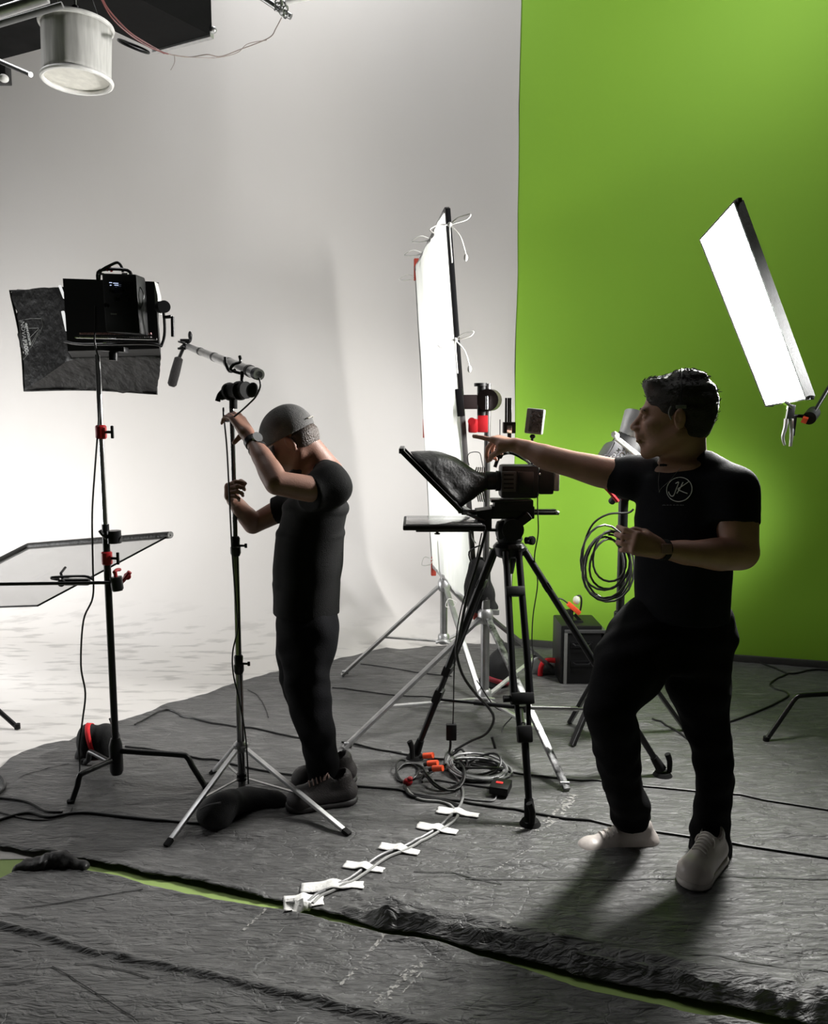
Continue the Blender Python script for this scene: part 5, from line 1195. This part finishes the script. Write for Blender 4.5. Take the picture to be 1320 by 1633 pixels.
for a, b_, nm in ((pb, pc_, 'side_edge'), (pa, pd, 'side_edge'), (pa, pb, 'top_edge'), (pd, pc_, 'bottom_edge')):
    g = MB(); o_ = (b_ - a).normalized(); inn = nP.cross(o_) * .004
    g.prism([a + nP * .006 - inn, b_ + nP * .006 - inn, b_ + nP * .006 + inn, a + nP * .006 + inn], -nP * .062); build(g, nm, ED, pn)
g = MB(); g.prism([pa + off, pb + off, pc_ + off, pd + off], -nP * .006); build(g, 'back_sheet', ED, pn)
for c_ in (pa, pb, pc_, pd):
    g = MB(); g.box(c_ - nP * .02, (.02, .06, .02), None, .005); build(g, 'corner_bracket', BLK, pn)
clp = T('spring_clamp', P(1258, 655, 3.72), 'silver locking clamp hanging from the lower end of the diffusion panel', 'clamp')
YC = 3.68
g = MB(); g.beam(P(1249, 640, YC), P(1262, 650, YC), .03, .014, bev=.004); g.beam(P(1262, 645, YC), P(1257, 672, YC), .036, .02, bev=.006); build(g, 'clamp_jaw', CHR, clp)
g = MB(); g.tube([P(1254, 668, YC), P(1252, 682, YC), P(1248, 697, YC), P(1251, 710, YC)], [.012, .013, .009, .006], 8, smooth=4); g.tube([P(1261, 668, YC), P(1262, 690, YC), P(1260, 712, YC)], [.012, .012, .007], 8, smooth=4); build(g, 'clamp_handle', ALU, clp)
g = MB(); g.beam(P(1268, 664, YC), P(1264, 695, YC), .012, .01); build(g, 'dark_grip', BLKR, clp)
CR = V((2.40, 3.95, 0))
rs_ = cstand('light_stand', CR, [G(1221, 1185), CR + V((.45, -.25, 0)), CR + V((.1, .5, 0))], .235, 2.55, 'black stand leg bending down to the floor at the right edge', reach=.72, chrome_top=False, rough_leg=mat('satin_black_steel', (.05, .05, .05), .22, .8))
ga = T('support_boom', P(1298, 663, 3.7), 'black grip arm with round knuckle and orange knob reaching in from the right', 'grip arm')
g = MB(); kn = P(1292, 667, 3.70); el_ = V((CR.x, CR.y, 2.42)); g.cyl(kn, el_, .009); build(g, 'rod', BLKM, ga)
g = MB(); g.cyl(P(1290, 667, 3.66), P(1297, 658, 3.76), .03); g.cyl(P(1262, 663, 3.69), P(1292, 664, 3.70), .008); build(g, 'knuckle', BLK, ga)
g = MB(); g.cyl(P(1279, 668, 3.67), P(1287, 671, 3.66), .017); build(g, 'orange_knob', ORG, ga)
g = MB(); g.cyl(el_ - V((0, .04, 0)), el_ + V((0, .04, 0)), .034); build(g, 'stand_knuckle', BLK, ga)

# ================================================================ cables and tape on the floor
TB = []
for o_ in [o for o in bpy.data.objects if o.name.startswith('tarpaulin') and not o.name.startswith('tarpaulin_b')]:
    TB.append(BVHTree.FromPolygons([V(v.co) + o_.location for v in o_.data.vertices], [list(pl.vertices) for pl in o_.data.polygons]))
def zf(x, y):
    z = 0
    for b_ in TB:
        hh = b_.ray_cast(V((x, y, 1)), V((0, 0, -1)))
        if hh[0] is not None: z = max(z, hh[0].z)
    return z + .002
def gp(x, y, r=.004): q_ = G(x, y); q_.z = zf(q_.x, q_.y) + r; return q_
def floor_cable(pts, r, m, label, name='cable', cat='cable', n=8):
    c = catmull([G(x, y) for x, y in pts], n); 
    for q_ in c: q_.z = zf(q_.x, q_.y) + r * .8
    g = MB(); g.tube(c, r, 8); return tag(build(g, name, m), label, cat)
floor_cable([(200, 1195), (270, 1205), (340, 1219), (410, 1232), (480, 1246)], .0045, CABLE, 'black cable on the tarpaulin running from the softbox stand towards the left man')
floor_cable([(215, 1160), (265, 1136), (300, 1150), (370, 1163), (430, 1172), (480, 1182)], .0045, CABLE, 'black cable crossing the tarpaulin behind the chrome stand')
floor_cable([(395, 1103), (410, 1112), (422, 1130), (428, 1148)], .0025, CABLE, 'short thin black cord curling near the white floor edge behind the chrome stand')
floor_cable([(530, 1100), (580, 1106), (640, 1114), (700, 1118)], .0035, CABLE, 'thin black cable right of the left man, under the silver stand leg')
floor_cable([(575, 1062), (620, 1068), (690, 1080), (720, 1084)], .0035, CABLE, 'thin black cable farthest back on the tarpaulin, below the far silver stand')
floor_cable([(545, 1190), (600, 1200), (680, 1213), (760, 1226), (830, 1240), (900, 1248), (960, 1254), (1060, 1262), (1180, 1275), (1330, 1298)], .0045, CABLE, 'long black cable running from the left man under the tripod to the right edge')
floor_cable([(540, 1257), (600, 1263), (650, 1270), (740, 1285), (820, 1297), (900, 1311), (980, 1323), (1080, 1337), (1200, 1356), (1330, 1375)], .005, CABLE, 'long black cable passing the front tripod foot and the right man feet')
floor_cable([(1150, 1160), (1190, 1146), (1235, 1127), (1256, 1117), (1250, 1108), (1229, 1099), (1232, 1090), (1256, 1078)], .0055, CABLE, 'black cable snaking on the floor right of the pointing man')
floor_cable([(1165, 1056), (1200, 1058), (1235, 1070), (1262, 1078), (1300, 1072), (1340, 1076)], .006, CABLE, 'black cable along the foot of the green wall at right')
floor_cable([(1040, 1150), (1060, 1160), (1085, 1175), (1100, 1186)], .005, CABLE, 'black cable between the legs of the pointing man')
floor_cable([(-20, 1322), (40, 1302), (80, 1310), (130, 1302), (200, 1310), (260, 1318), (330, 1322)], .006, CABLE, 'black cable from the left edge to the black saddle sandbag')
floor_cable([(-20, 1250), (0, 1243), (8, 1262), (-8, 1278)], .006, CABLE, 'small cable loop at the left edge on the tarpaulin')
floor_cable([(-20, 1278), (40, 1286), (75, 1300), (100, 1302)], .005, CABLE, 'black cable joining the lamp cable beside the softbox stand foot')
# pair of grey cables taped down
pair = [(716, 1212), (712, 1232), (728, 1246), (738, 1268), (735, 1288), (722, 1304), (698, 1326), (672, 1342), (640, 1358), (612, 1368), (592, 1380), (580, 1392), (556, 1410), (528, 1424), (504, 1434), (490, 1448)]
floor_cable(pair, .006, GCABLE, 'left grey cable of the pair taped across the tarpaulin')
floor_cable([(x + 7 + 3 * math.sin(i), y + 4) for i, (x, y) in enumerate([(640, 1262), (660, 1276), (700, 1282)] + pair[5:])], .006, mat('light_grey_cable', (.32, .32, .31), .4), 'right grey cable of the pair taped across the tarpaulin')
def strip(x0, y0, x1, y1, wpx, label, bump_=.5):
    a, b_ = G(x0, y0), G(x1, y1); d = b_ - a; sd = V((-d.y, d.x, 0)).normalized() * W(wpx, a.y) * 1.1
    def f(u, v):
        p_ = a + d * u + sd * ((v - .5) * (1 + .25 * math.sin(u * 2.6 + 1))) + d.normalized() * .006 * noise.noise(V((v * 7, x0, round(u))))
        z = min(zf(p_.x, p_.y), tz(p_.x, p_.y) + .012) + .004 + .011 * math.exp(-((u - bump_) / .12) ** 2); return V((p_.x, p_.y, z))
    g = MB(); g.grid(f, 16, 4); o_ = build(g, 'tape_strip', TAPE, solid=.0012); return tag(o_, label, 'tape', 'white tape strips holding the grey cables')
strip(697, 1297, 763, 1307, 15, 'white tape strip across the grey cables, nearest the cable coil')
strip(666, 1322, 729, 1333, 15, 'white tape strip across the grey cables, second from the coil')
strip(605, 1354, 668, 1366, 15, 'white tape strip across the grey cables, third from the coil')
strip(549, 1384, 612, 1395, 16, 'white tape strip across the grey cables, fourth from the coil')
strip(480, 1422, 580, 1419, 20, 'long white tape strip across the grey cables near the tarpaulin edge')
strip(453, 1450, 516, 1443, 34, 'widest white tape patch, at the edge of the tarpaulin fold')
def surf_strip(px, wpx, name, m, parent, lift=.0015):
    c = catmull([G(x, y) for x, y in px], 6); g = MB(); rows = []
    for i, q_ in enumerate(c):
        d = (c[min(i + 1, len(c) - 1)] - c[max(i - 1, 0)]); d.z = 0; sd = V((-d.y, d.x, 0)).normalized() * W(wpx, q_.y) * .5; row = []
        for k_ in (-1, 0, 1):
            p_ = q_ + sd * k_; p_.z = zf(p_.x, p_.y) + lift; row.append(g.bm.verts.new(p_))
        rows.append(row)
    for i in range(len(rows) - 1):
        for k_ in (0, 1): g.bm.faces.new((rows[i][k_], rows[i + 1][k_], rows[i + 1][k_ + 1], rows[i][k_ + 1]))
    return build(g, name, m, parent)
def residue_glare_mat():
    m = bpy.data.materials.new('tape_residue_and_glare'); m.use_nodes = True; nt = m.node_tree; N = nt.nodes; L = nt.links; b = N['Principled BSDF']
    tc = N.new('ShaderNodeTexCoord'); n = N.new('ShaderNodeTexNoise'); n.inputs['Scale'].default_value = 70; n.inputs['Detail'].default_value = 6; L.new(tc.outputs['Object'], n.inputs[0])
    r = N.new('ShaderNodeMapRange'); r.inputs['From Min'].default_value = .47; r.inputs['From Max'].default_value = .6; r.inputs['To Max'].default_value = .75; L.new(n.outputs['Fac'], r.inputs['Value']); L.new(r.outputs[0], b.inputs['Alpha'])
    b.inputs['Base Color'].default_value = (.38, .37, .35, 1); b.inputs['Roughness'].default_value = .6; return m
RES = residue_glare_mat(); SEAM = mat('seam_shadow_black', (.006, .006, .006), .7)
tarps = [o for o in bpy.data.objects if o.name.startswith('tarpaulin') and not o.name.startswith('tarpaulin_b')]
tA, tB_, tC_ = sorted(tarps, key=lambda o: o.name)
for px, par in (([(742, 1407), (1000, 1409), (1320, 1407)], tA), ([(880, 1505), (1100, 1531), (1320, 1557)], tA), ([(560, 1196), (640, 1204)], tA), ([(30, 1247), (70, 1232), (110, 1222)], tA), ([(660, 1395), (720, 1400), (800, 1415)], tA), ([(84, 1558), (130, 1585), (180, 1615), (215, 1637)], tC_), ([(16, 1456), (80, 1448), (150, 1436), (228, 1424)], tB_), ([(120, 1552), (190, 1560), (240, 1575)], tC_)):
    surf_strip(px, 2.2, 'seam', SEAM, par)
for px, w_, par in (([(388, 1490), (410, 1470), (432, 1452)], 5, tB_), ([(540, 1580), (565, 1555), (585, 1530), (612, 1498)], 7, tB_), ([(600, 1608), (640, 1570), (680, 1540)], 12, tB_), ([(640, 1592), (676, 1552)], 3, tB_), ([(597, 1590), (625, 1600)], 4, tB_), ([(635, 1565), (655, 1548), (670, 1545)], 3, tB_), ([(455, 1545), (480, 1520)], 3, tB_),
    ([(866, 1322), (892, 1300), (915, 1272)], 18, tA), ([(783, 1398), (815, 1380), (850, 1356)], 2.5, tA), ([(780, 1320), (860, 1330)], 4, tA), ([(790, 1495), (830, 1455)], 4, tA), ([(805, 1490), (822, 1470)], 9, tA)):  # broad strip at the tripod foot paints a glare of light; rest is residue
    surf_strip(px, w_, 'tape_residue_and_glare', RES, par)
# coil
def coil(cx_, cy_, rx, ry, turns, r, m, label, seed, zr=.03):
    rnd = random.Random(seed); n = int(turns * 22); ctrl = []
    ph = rnd.uniform(0, 6)
    for i in range(n):
        a = ph + i / 22 * 2 * math.pi; k_ = i / n; w1 = 1 + .13 * math.sin(k_ * 11 + seed) + .05 * math.sin(a * 2.3)
        q_ = G(cx_ + rx * w1 * math.cos(a) + 4 * math.sin(k_ * 17), cy_ + ry * w1 * math.sin(a)); q_.z = zf(q_.x, q_.y) + r + zr * (.5 + .5 * math.sin(k_ * 23 + a * .35)) * k_; ctrl.append(q_)
    g = MB(); g.tube(ctrl, r, 7); return tag(build(g, 'cable_coil', m), label, 'cable coil')
coil(762, 1236, 46, 15, 6, .0055, GCABLE, 'round coil of grey cable on the floor between the tripod legs', 3, .05)
coil(765, 1232, 38, 12, 3, .0055, CABLE, 'black cable coiled on top of the grey coil between the tripod legs', 8, .06)
coil(652, 1238, 22, 14, 2.2, .005, CABLE, 'loose black cable loops left of the coil, above the small plug', 5)
coil(704, 1250, 34, 17, 2.1, .0055, CABLE, 'loose black cable loops around the orange connectors', 12, .06)
coil(726, 1226, 18, 14, 1.4, .0055, CABLE, 'single black cable loop touching the round coil', 15, .07)
floor_cable([(645, 1262), (655, 1275), (700, 1282), (730, 1292)], .008, CABLE, 'thick black cable leading from the plug to the first tape strip')
floor_cable([(690, 1252), (740, 1256), (790, 1262)], .004, mat('grey_black_cable', (.05, .05, .05), .3), 'thin cable from the connectors to the small adapter box')
floor_cable([(792, 1272), (786, 1282), (760, 1281), (735, 1279)], .004, GCABLE, 'short grey lead from the adapter box towards the tape')
for (x, y), lab in (((683, 1228), 'orange-red plug on the cable tangle, uppermost of three'), ((690, 1240), 'orange-red plug on the cable tangle, middle of three'), ((698, 1251), 'orange-red plug on the cable tangle, lowest of three')):
    q_ = gp(x, y, .05); t = T('cable_plug', q_, lab, 'plug', 'orange plugs in the cable tangle')
    g = MB(); g.cyl(q_ + V((-.022, .01, 0)), q_ + V((.022, -.01, .012)), .014); build(g, 'plug_shell', ORG, t); g = MB(); g.cyl(q_ + V((-.04, .016, -.008)), q_ + V((-.022, .01, 0)), .01); build(g, 'cable_boot', CABLE, t)
q_ = gp(650, 1260, .02); t = T('cable_plug', q_, 'pinkish red plug left of the cable tangle', 'plug'); g = MB(); g.ell(q_, (.022, .018, .018)); g.ell(q_ + V((.01, 0, .015)), (.014, .014, .01)); build(g, 'plug_shell', RED, t)
q_ = G(800, 1276); q_.z = .015; t = T('power_adapter', q_, 'small black adapter box with a red light in front of the tripod leg', 'adapter')
XA = V((.9, -.3, 0)).normalized(); YA = V((.3, .9, 0)).normalized(); g = MB(); g.box(q_ + V((0, .05, .022)), (.085, .1, .036), (XA, YA, V((0, 0, 1))), .008); build(g, 'adapter_body', BLK, t)
g = MB(); g.box(q_ + V((-.005, .05, .042)), (.03, .012, .003), (XA, YA, V((0, 0, 1)))); build(g, 'red_light', mat('red_led', (.5, .02, .02), .4, emit=(1, .05, .05), estr=.8), t)
# hanging leads under the camera
pb_ = T('power_brick', P(719, 1180, 3.62), 'black power brick hanging on a thin cable between the tripod legs', 'power brick')
g = MB(); g.box(P(719.5, 1167, 3.62), (.05, .03, .08), None, .006); build(g, 'brick_body', BLK, pb_)
g = MB(); g.tube([P(718, 1180, 3.62), P(718, 1190, 3.62), P(716, 1200, 3.62)], .006, 8, smooth=3); build(g, 'strain_relief', CABLE, pb_)
def hang(pts, r, m, label): g = MB(); g.tube([P(*q_) if len(q_) == 3 else gp(*q_) for q_ in pts], r, 8, smooth=7); return tag(build(g, 'hanging_cable', m), label, 'cable')
hang([(768, 850, 3.44), (757, 900, 3.44), (738, 960, 3.46), (728, 1010, 3.5), (724, 1070, 3.55), (723, 1120, 3.6), (722, 1155, 3.62)], .003, CABLE, 'thin black cable from the camera down to the hanging power brick')
hang([(775, 845, 3.42), (760, 900, 3.42), (745, 950, 3.42), (733, 1010, 3.42), (728, 1040, 3.42), (737, 1075, 3.42), (757, 1105, 3.45), (780, 1130, 3.5), (787, 1148, 3.55), (775, 1170, 3.6), (750, 1182, 3.65), (726, 1196, 3.7), (716, 1212)], .0065, CABLE, 'thick black cable sweeping from the camera down to the floor coil')
hang([(857, 786, 3.43), (857, 810, 3.43), (858, 850, 3.43), (852, 890, 3.45), (857, 930, 3.5), (850, 980, 3.6), (848, 1020, 3.7), (850, 1050, 3.8), (846, 1078, 3.9)], .0028, CABLE, 'thin black cable dropping from the camera battery past the right tripod leg')
hang([(760, 1085, 3.9), (790, 1128, 4.0), (818, 1138, 4.0), (802, 1160, 3.95), (800, 1180, 3.9), (795, 1200, 3.85), (792, 1222)], .0035, CABLE, 'thin wavy cable rising from the floor coil to the silver stand')
hang([(784, 1175, 3.75), (790, 1195, 3.75), (796, 1215, 3.75), (795, 1232)], .007, CABLE, 'stiff black cable end sticking up out of the round coil')
hang([(748, 742, 3.4), (745, 730, 3.4), (750, 722, 3.4), (764, 722, 3.4), (768, 735, 3.4), (770, 745, 3.42)], .0018, CABLE, 'hair-thin wire loop above the teleprompter hood')

# ================================================================ overhead
ZD = 3.75
e1_, e2_ = G(251, 82, ZD), G(338, 57, ZD); d1 = (G(174, 46, ZD) - e1_) * 3.2; d2 = (G(226, 0, ZD) - e2_) * 2.2
DUCT = mat('dark_painted_duct', (.006, .006, .006), .8, bump=.1, bscale=20, spec=.12)
g = MB(); g.prism([e1_, e2_, e2_ + d2, e1_ + d1], V((0, 0, 1.2))); o = build(g, 'ceiling_duct', DUCT, smooth=0); tag(o, 'black boxy duct overhead at top left, its corner pointing to the right', 'duct')
g = MB(); g.beam(e1_ + V((-.02, .0, .004)), e2_ + V((0, .0, .004)), .03, .03); g.ell(e2_ + V((.01, 0, .03)), (.018, .018, .018)); o = build(g, 'duct_edge_rail', ALU); tag(o, 'grey metal rail along the lower end of the black duct', 'rail')
ZB = 4.1
b0, b1_ = G(-160, 138, ZB), G(215, 38, ZB); tw = V((b1_.y - b0.y, -(b1_.x - b0.x), 0)).normalized()
if tw.y > 0: tw = -tw
g = MB(); g.prism([b0, b1_, b1_ + tw * .9, b0 + tw * .9], V((0, 0, 1.2))); o = build(g, 'ceiling_beam', mat('sooty_black_beam', (.008, .008, .008), .8, noise_amt=.6, nscale=6, spec=.12), smooth=0); tag(o, 'black ceiling beam across the top left corner behind the white bucket lamp', 'beam')
for (x0, y0, x1, y1, r, Y_, lab) in ((-20, 26, 75, -4, .02, 3.1, 'upper pale ceiling pipe in the top left corner'), (-20, 44, 100, 8, .012, 3.2, 'thin dark grey ceiling pipe below the pale pipe')):
    g = MB(); g.cyl(P(x0, y0, Y_), P(x1, y1, Y_), r); tag(build(g, 'ceiling_pipe', ALU if r > .015 else GREYP), lab, 'pipe')
pp_ = T('pipe_clamp', P(4, 125, 3.9), 'black pipe clamp with white knob at the left edge under the beam', 'clamp')
g = MB(); g.box(P(2, 117, 3.9), (.07, .06, .09), None, .006); build(g, 'clamp_body', BLK, pp_); g = MB(); g.ell(P(6, 125, 3.84), (.022, .022, .018)); build(g, 'white_knob', WHT, pp_)
g = MB(); g.cyl(P(-20, 89, 3.85), P(49, 119, 3.6), .011); tag(build(g, 'ceiling_pipe', STEEL), 'short grey pipe end poking in from the left below the beam', 'pipe')
# bucket lamp
YB = 4.0; bt, bb_ = P(122, 42, YB), P(123, 128, YB)
bl = T('bucket_lamp', bb_, 'white cylindrical hanging fabric lamp with round bottom disc, unlit, top left', 'hanging lamp')
Rb = W(49, YB); rs = []
for j in range(9):
    row = []
    for k_ in range(64):
        a = 2 * math.pi * k_ / 64; r = Rb * (1.0 + .006 * math.sin(a * 16) + .012 * noise.noise(V((math.cos(a) * 3, math.sin(a) * 3, j * .1)))) * (1 - .02 * j / 8)
        p_ = bt.lerp(bb_, j / 8); row.append(V((bt.x + (bb_.x - bt.x) * j / 8 + r * math.cos(a), p_.y + r * math.sin(a), p_.z)))
    rs.append(row)
g = MB(); g.rings(rs, caps=False); build(g, 'fabric_sleeve', mat('white_lamp_cloth', (.6, .59, .57), .75, noise_amt=.25, nscale=8, stretch=(6, 6, .5)), bl, 80, solid=.003)
for c_, r_ in ((bt, Rb * 1.03), (bb_, Rb * 1.0)):
    g = MB(); g.ring(c_, V((0, 0, 1)), r_, .011, 48, 8); build(g, 'rim_ring', WHT, bl)
g = MB(); g.cyl(bb_ + V((0, 0, .012)), bb_ + V((0, 0, .018)), Rb * .96, seg=48); build(g, 'bottom_disc', mat('cream_diffuser', (.75, .73, .67), .7), bl)
g = MB(); g.lathe(bt + V((0, 0, -.0)), bt + V((0, 0, .09)), [(0, Rb * .98), (.1, Rb * .9), (.35, .12), (.6, .03), (1, .016)], 32); build(g, 'lamp_head', BLKM, bl)
g = MB(); g.cyl(bt + V((0, 0, .08)), V((bt.x, bt.y, 3.76)), .006); build(g, 'suspension_rod', STEEL, bl)
for dx in (-.12, .12): g = MB(); g.cyl(bt + V((dx, 0, .0)), bt + V((dx * .2, 0, .3)), .0015); build(g, 'safety_wire', STEEL, bl)
g = MB(); c_ = P(213, 74, 4.0); g.ring(c_, V((.38, -.35, .85)), W(22, 4.0), .007, 36, 8); rg = build(g, 'ceiling_ring', BLKM); tag(rg, 'thin black ring hanging under the black duct', 'ring')
def wire(pts, r, m, label): g = MB(); g.tube([P(*q_) for q_ in pts], r, 6, smooth=8); tag(build(g, 'overhead_wire', m), label, 'wire')
RW = mat('red_wire', (.12, .02, .018), .5); GW = mat('grey_brown_wire', (.25, .2, .18), .5)
wire([(160, -8, 3.5), (175, 18, 3.6), (205, 50, 3.75), (232, 68, 3.85), (262, 85, 3.95)], .004, RW, 'red wire drooping in front of the black duct, upper of two')
wire([(160, -4, 3.48), (178, 28, 3.6), (208, 56, 3.7), (240, 76, 3.8), (268, 86, 3.9)], .003, RW, 'red wire drooping in front of the black duct, lower of two')
wire([(262, 85, 3.95), (300, 91, 4.1), (330, 87, 4.2), (352, 90, 4.3), (385, 78, 4.4), (412, 68, 4.5), (432, 58, 4.5), (440, 45, 4.5), (449, 28, 4.5)], .0028, GW, 'thin brownish wire running from the duct to the pipe clamp at top')
wire([(300, 91, 4.1), (345, 92, 4.2), (378, 84, 4.3), (395, 70, 4.4), (425, 64, 4.5)], .002, GW, 'second thin wire hanging just below the brownish wire')
wire([(278, 88, 4.0), (278, 100, 4.0), (272, 112, 4.0)], .0015, GW, 'short loose wire end hanging below the duct corner')
tc_ = T('pipe_bracket', P(452, 12, 4.5), 'silver pipe end with a chain bundle at the top of the white wall', 'pipe bracket')
g = MB(); g.cyl(P(405, -12, 4.5), P(464, 27, 4.5), .016); build(g, 'pipe_end', STEEL, tc_)
g = MB(); g.cyl(P(440, 8, 4.6), P(500, -6, 4.6), .014); build(g, 'cross_pipe', WHT, tc_)
g = MB()
for i in range(9): g.ring(P(443 + (i % 3) * 6, 2 + i * 2.6, 4.45), V((random.uniform(-1, 1), random.uniform(-1, 1), random.uniform(-.6, .6))), .018, .004, 14, 6)
build(g, 'chain_bundle', STEEL, tc_)
g = MB(); g.tube([P(425, 262, 5.9), P(428, 263, 5.9)], .002, 5) if False else None
# ================================================================ camera, world and lights
cam = bpy.data.cameras.new('camera'); co = bpy.data.objects.new('camera', cam); COL.objects.link(co)
co.location = (0, 0, CAMH); co.rotation_euler = (math.pi / 2 - PITCH, 0, 0)
cam.sensor_fit = 'HORIZONTAL'; cam.sensor_width = 36; cam.lens = 36 * F / 1320; cam.clip_start = .05
S.camera = co
wd = bpy.data.worlds.new('world'); S.world = wd; wd.use_nodes = True
wd.node_tree.nodes['Background'].inputs[0].default_value = (.9, .92, 1, 1); wd.node_tree.nodes['Background'].inputs[1].default_value = .02
def area(name, loc, aim, sx, sy, e, col=(1, 1, 1), spread=180):
    l = bpy.data.lights.new(name, 'AREA'); l.shape = 'RECTANGLE'; l.size = sx; l.size_y = sy; l.energy = e; l.color = col; l.spread = math.radians(spread)
    o = bpy.data.objects.new(name, l); COL.objects.link(o); o.location = V(loc)
    o.rotation_euler = (V(aim) - V(loc)).to_track_quat('-Z', 'Y').to_euler(); return o
def spot(name, loc, aim, e, ang, blend=.5, r=.1, col=(1, 1, 1)):
    l = bpy.data.lights.new(name, 'SPOT'); l.energy = e; l.spot_size = math.radians(ang); l.spot_blend = blend; l.shadow_soft_size = r; l.color = col
    o = bpy.data.objects.new(name, l); COL.objects.link(o); o.location = V(loc)
    o.rotation_euler = (V(aim) - V(loc)).to_track_quat('-Z', 'Y').to_euler(); return o
# unseen lights added off-frame to brighten cyclorama, green wall and big diffusion frame
area('added_cyclorama_wash', (-4.4, 4.1, .9), (-2.6, 7.0, .2), 1.8, 1.2, 115)
area('added_cyclorama_wash', (-3.0, 4.4, 5.2), (-.8, 6.6, 1.6), 2.4, 1.0, 65)
area('added_cyclorama_wash', (-.9, 4.9, 5.8), (-.6, 6.3, 1.5), 2.0, .8, 45)
spot('added_green_wash', (3.0, 3.6, 1.1), (.95, 5.75, .9), 330, 42, 1., .3)
area('added_green_wash', (2.2, 3.9, 5.0), (1.3, 5.5, 2.0), 1.4, .8, 16, spread=130)
spot('added_frame_light', (3.2, 3.3, 2.3), (.2, 4.75, 1.6), 650, 34, .6, .15)
S.view_settings.view_transform = 'Standard'; S.view_settings.look = 'None'; S.view_settings.gamma = 1; S.view_settings.exposure = 0
S.view_settings.use_curve_mapping = False
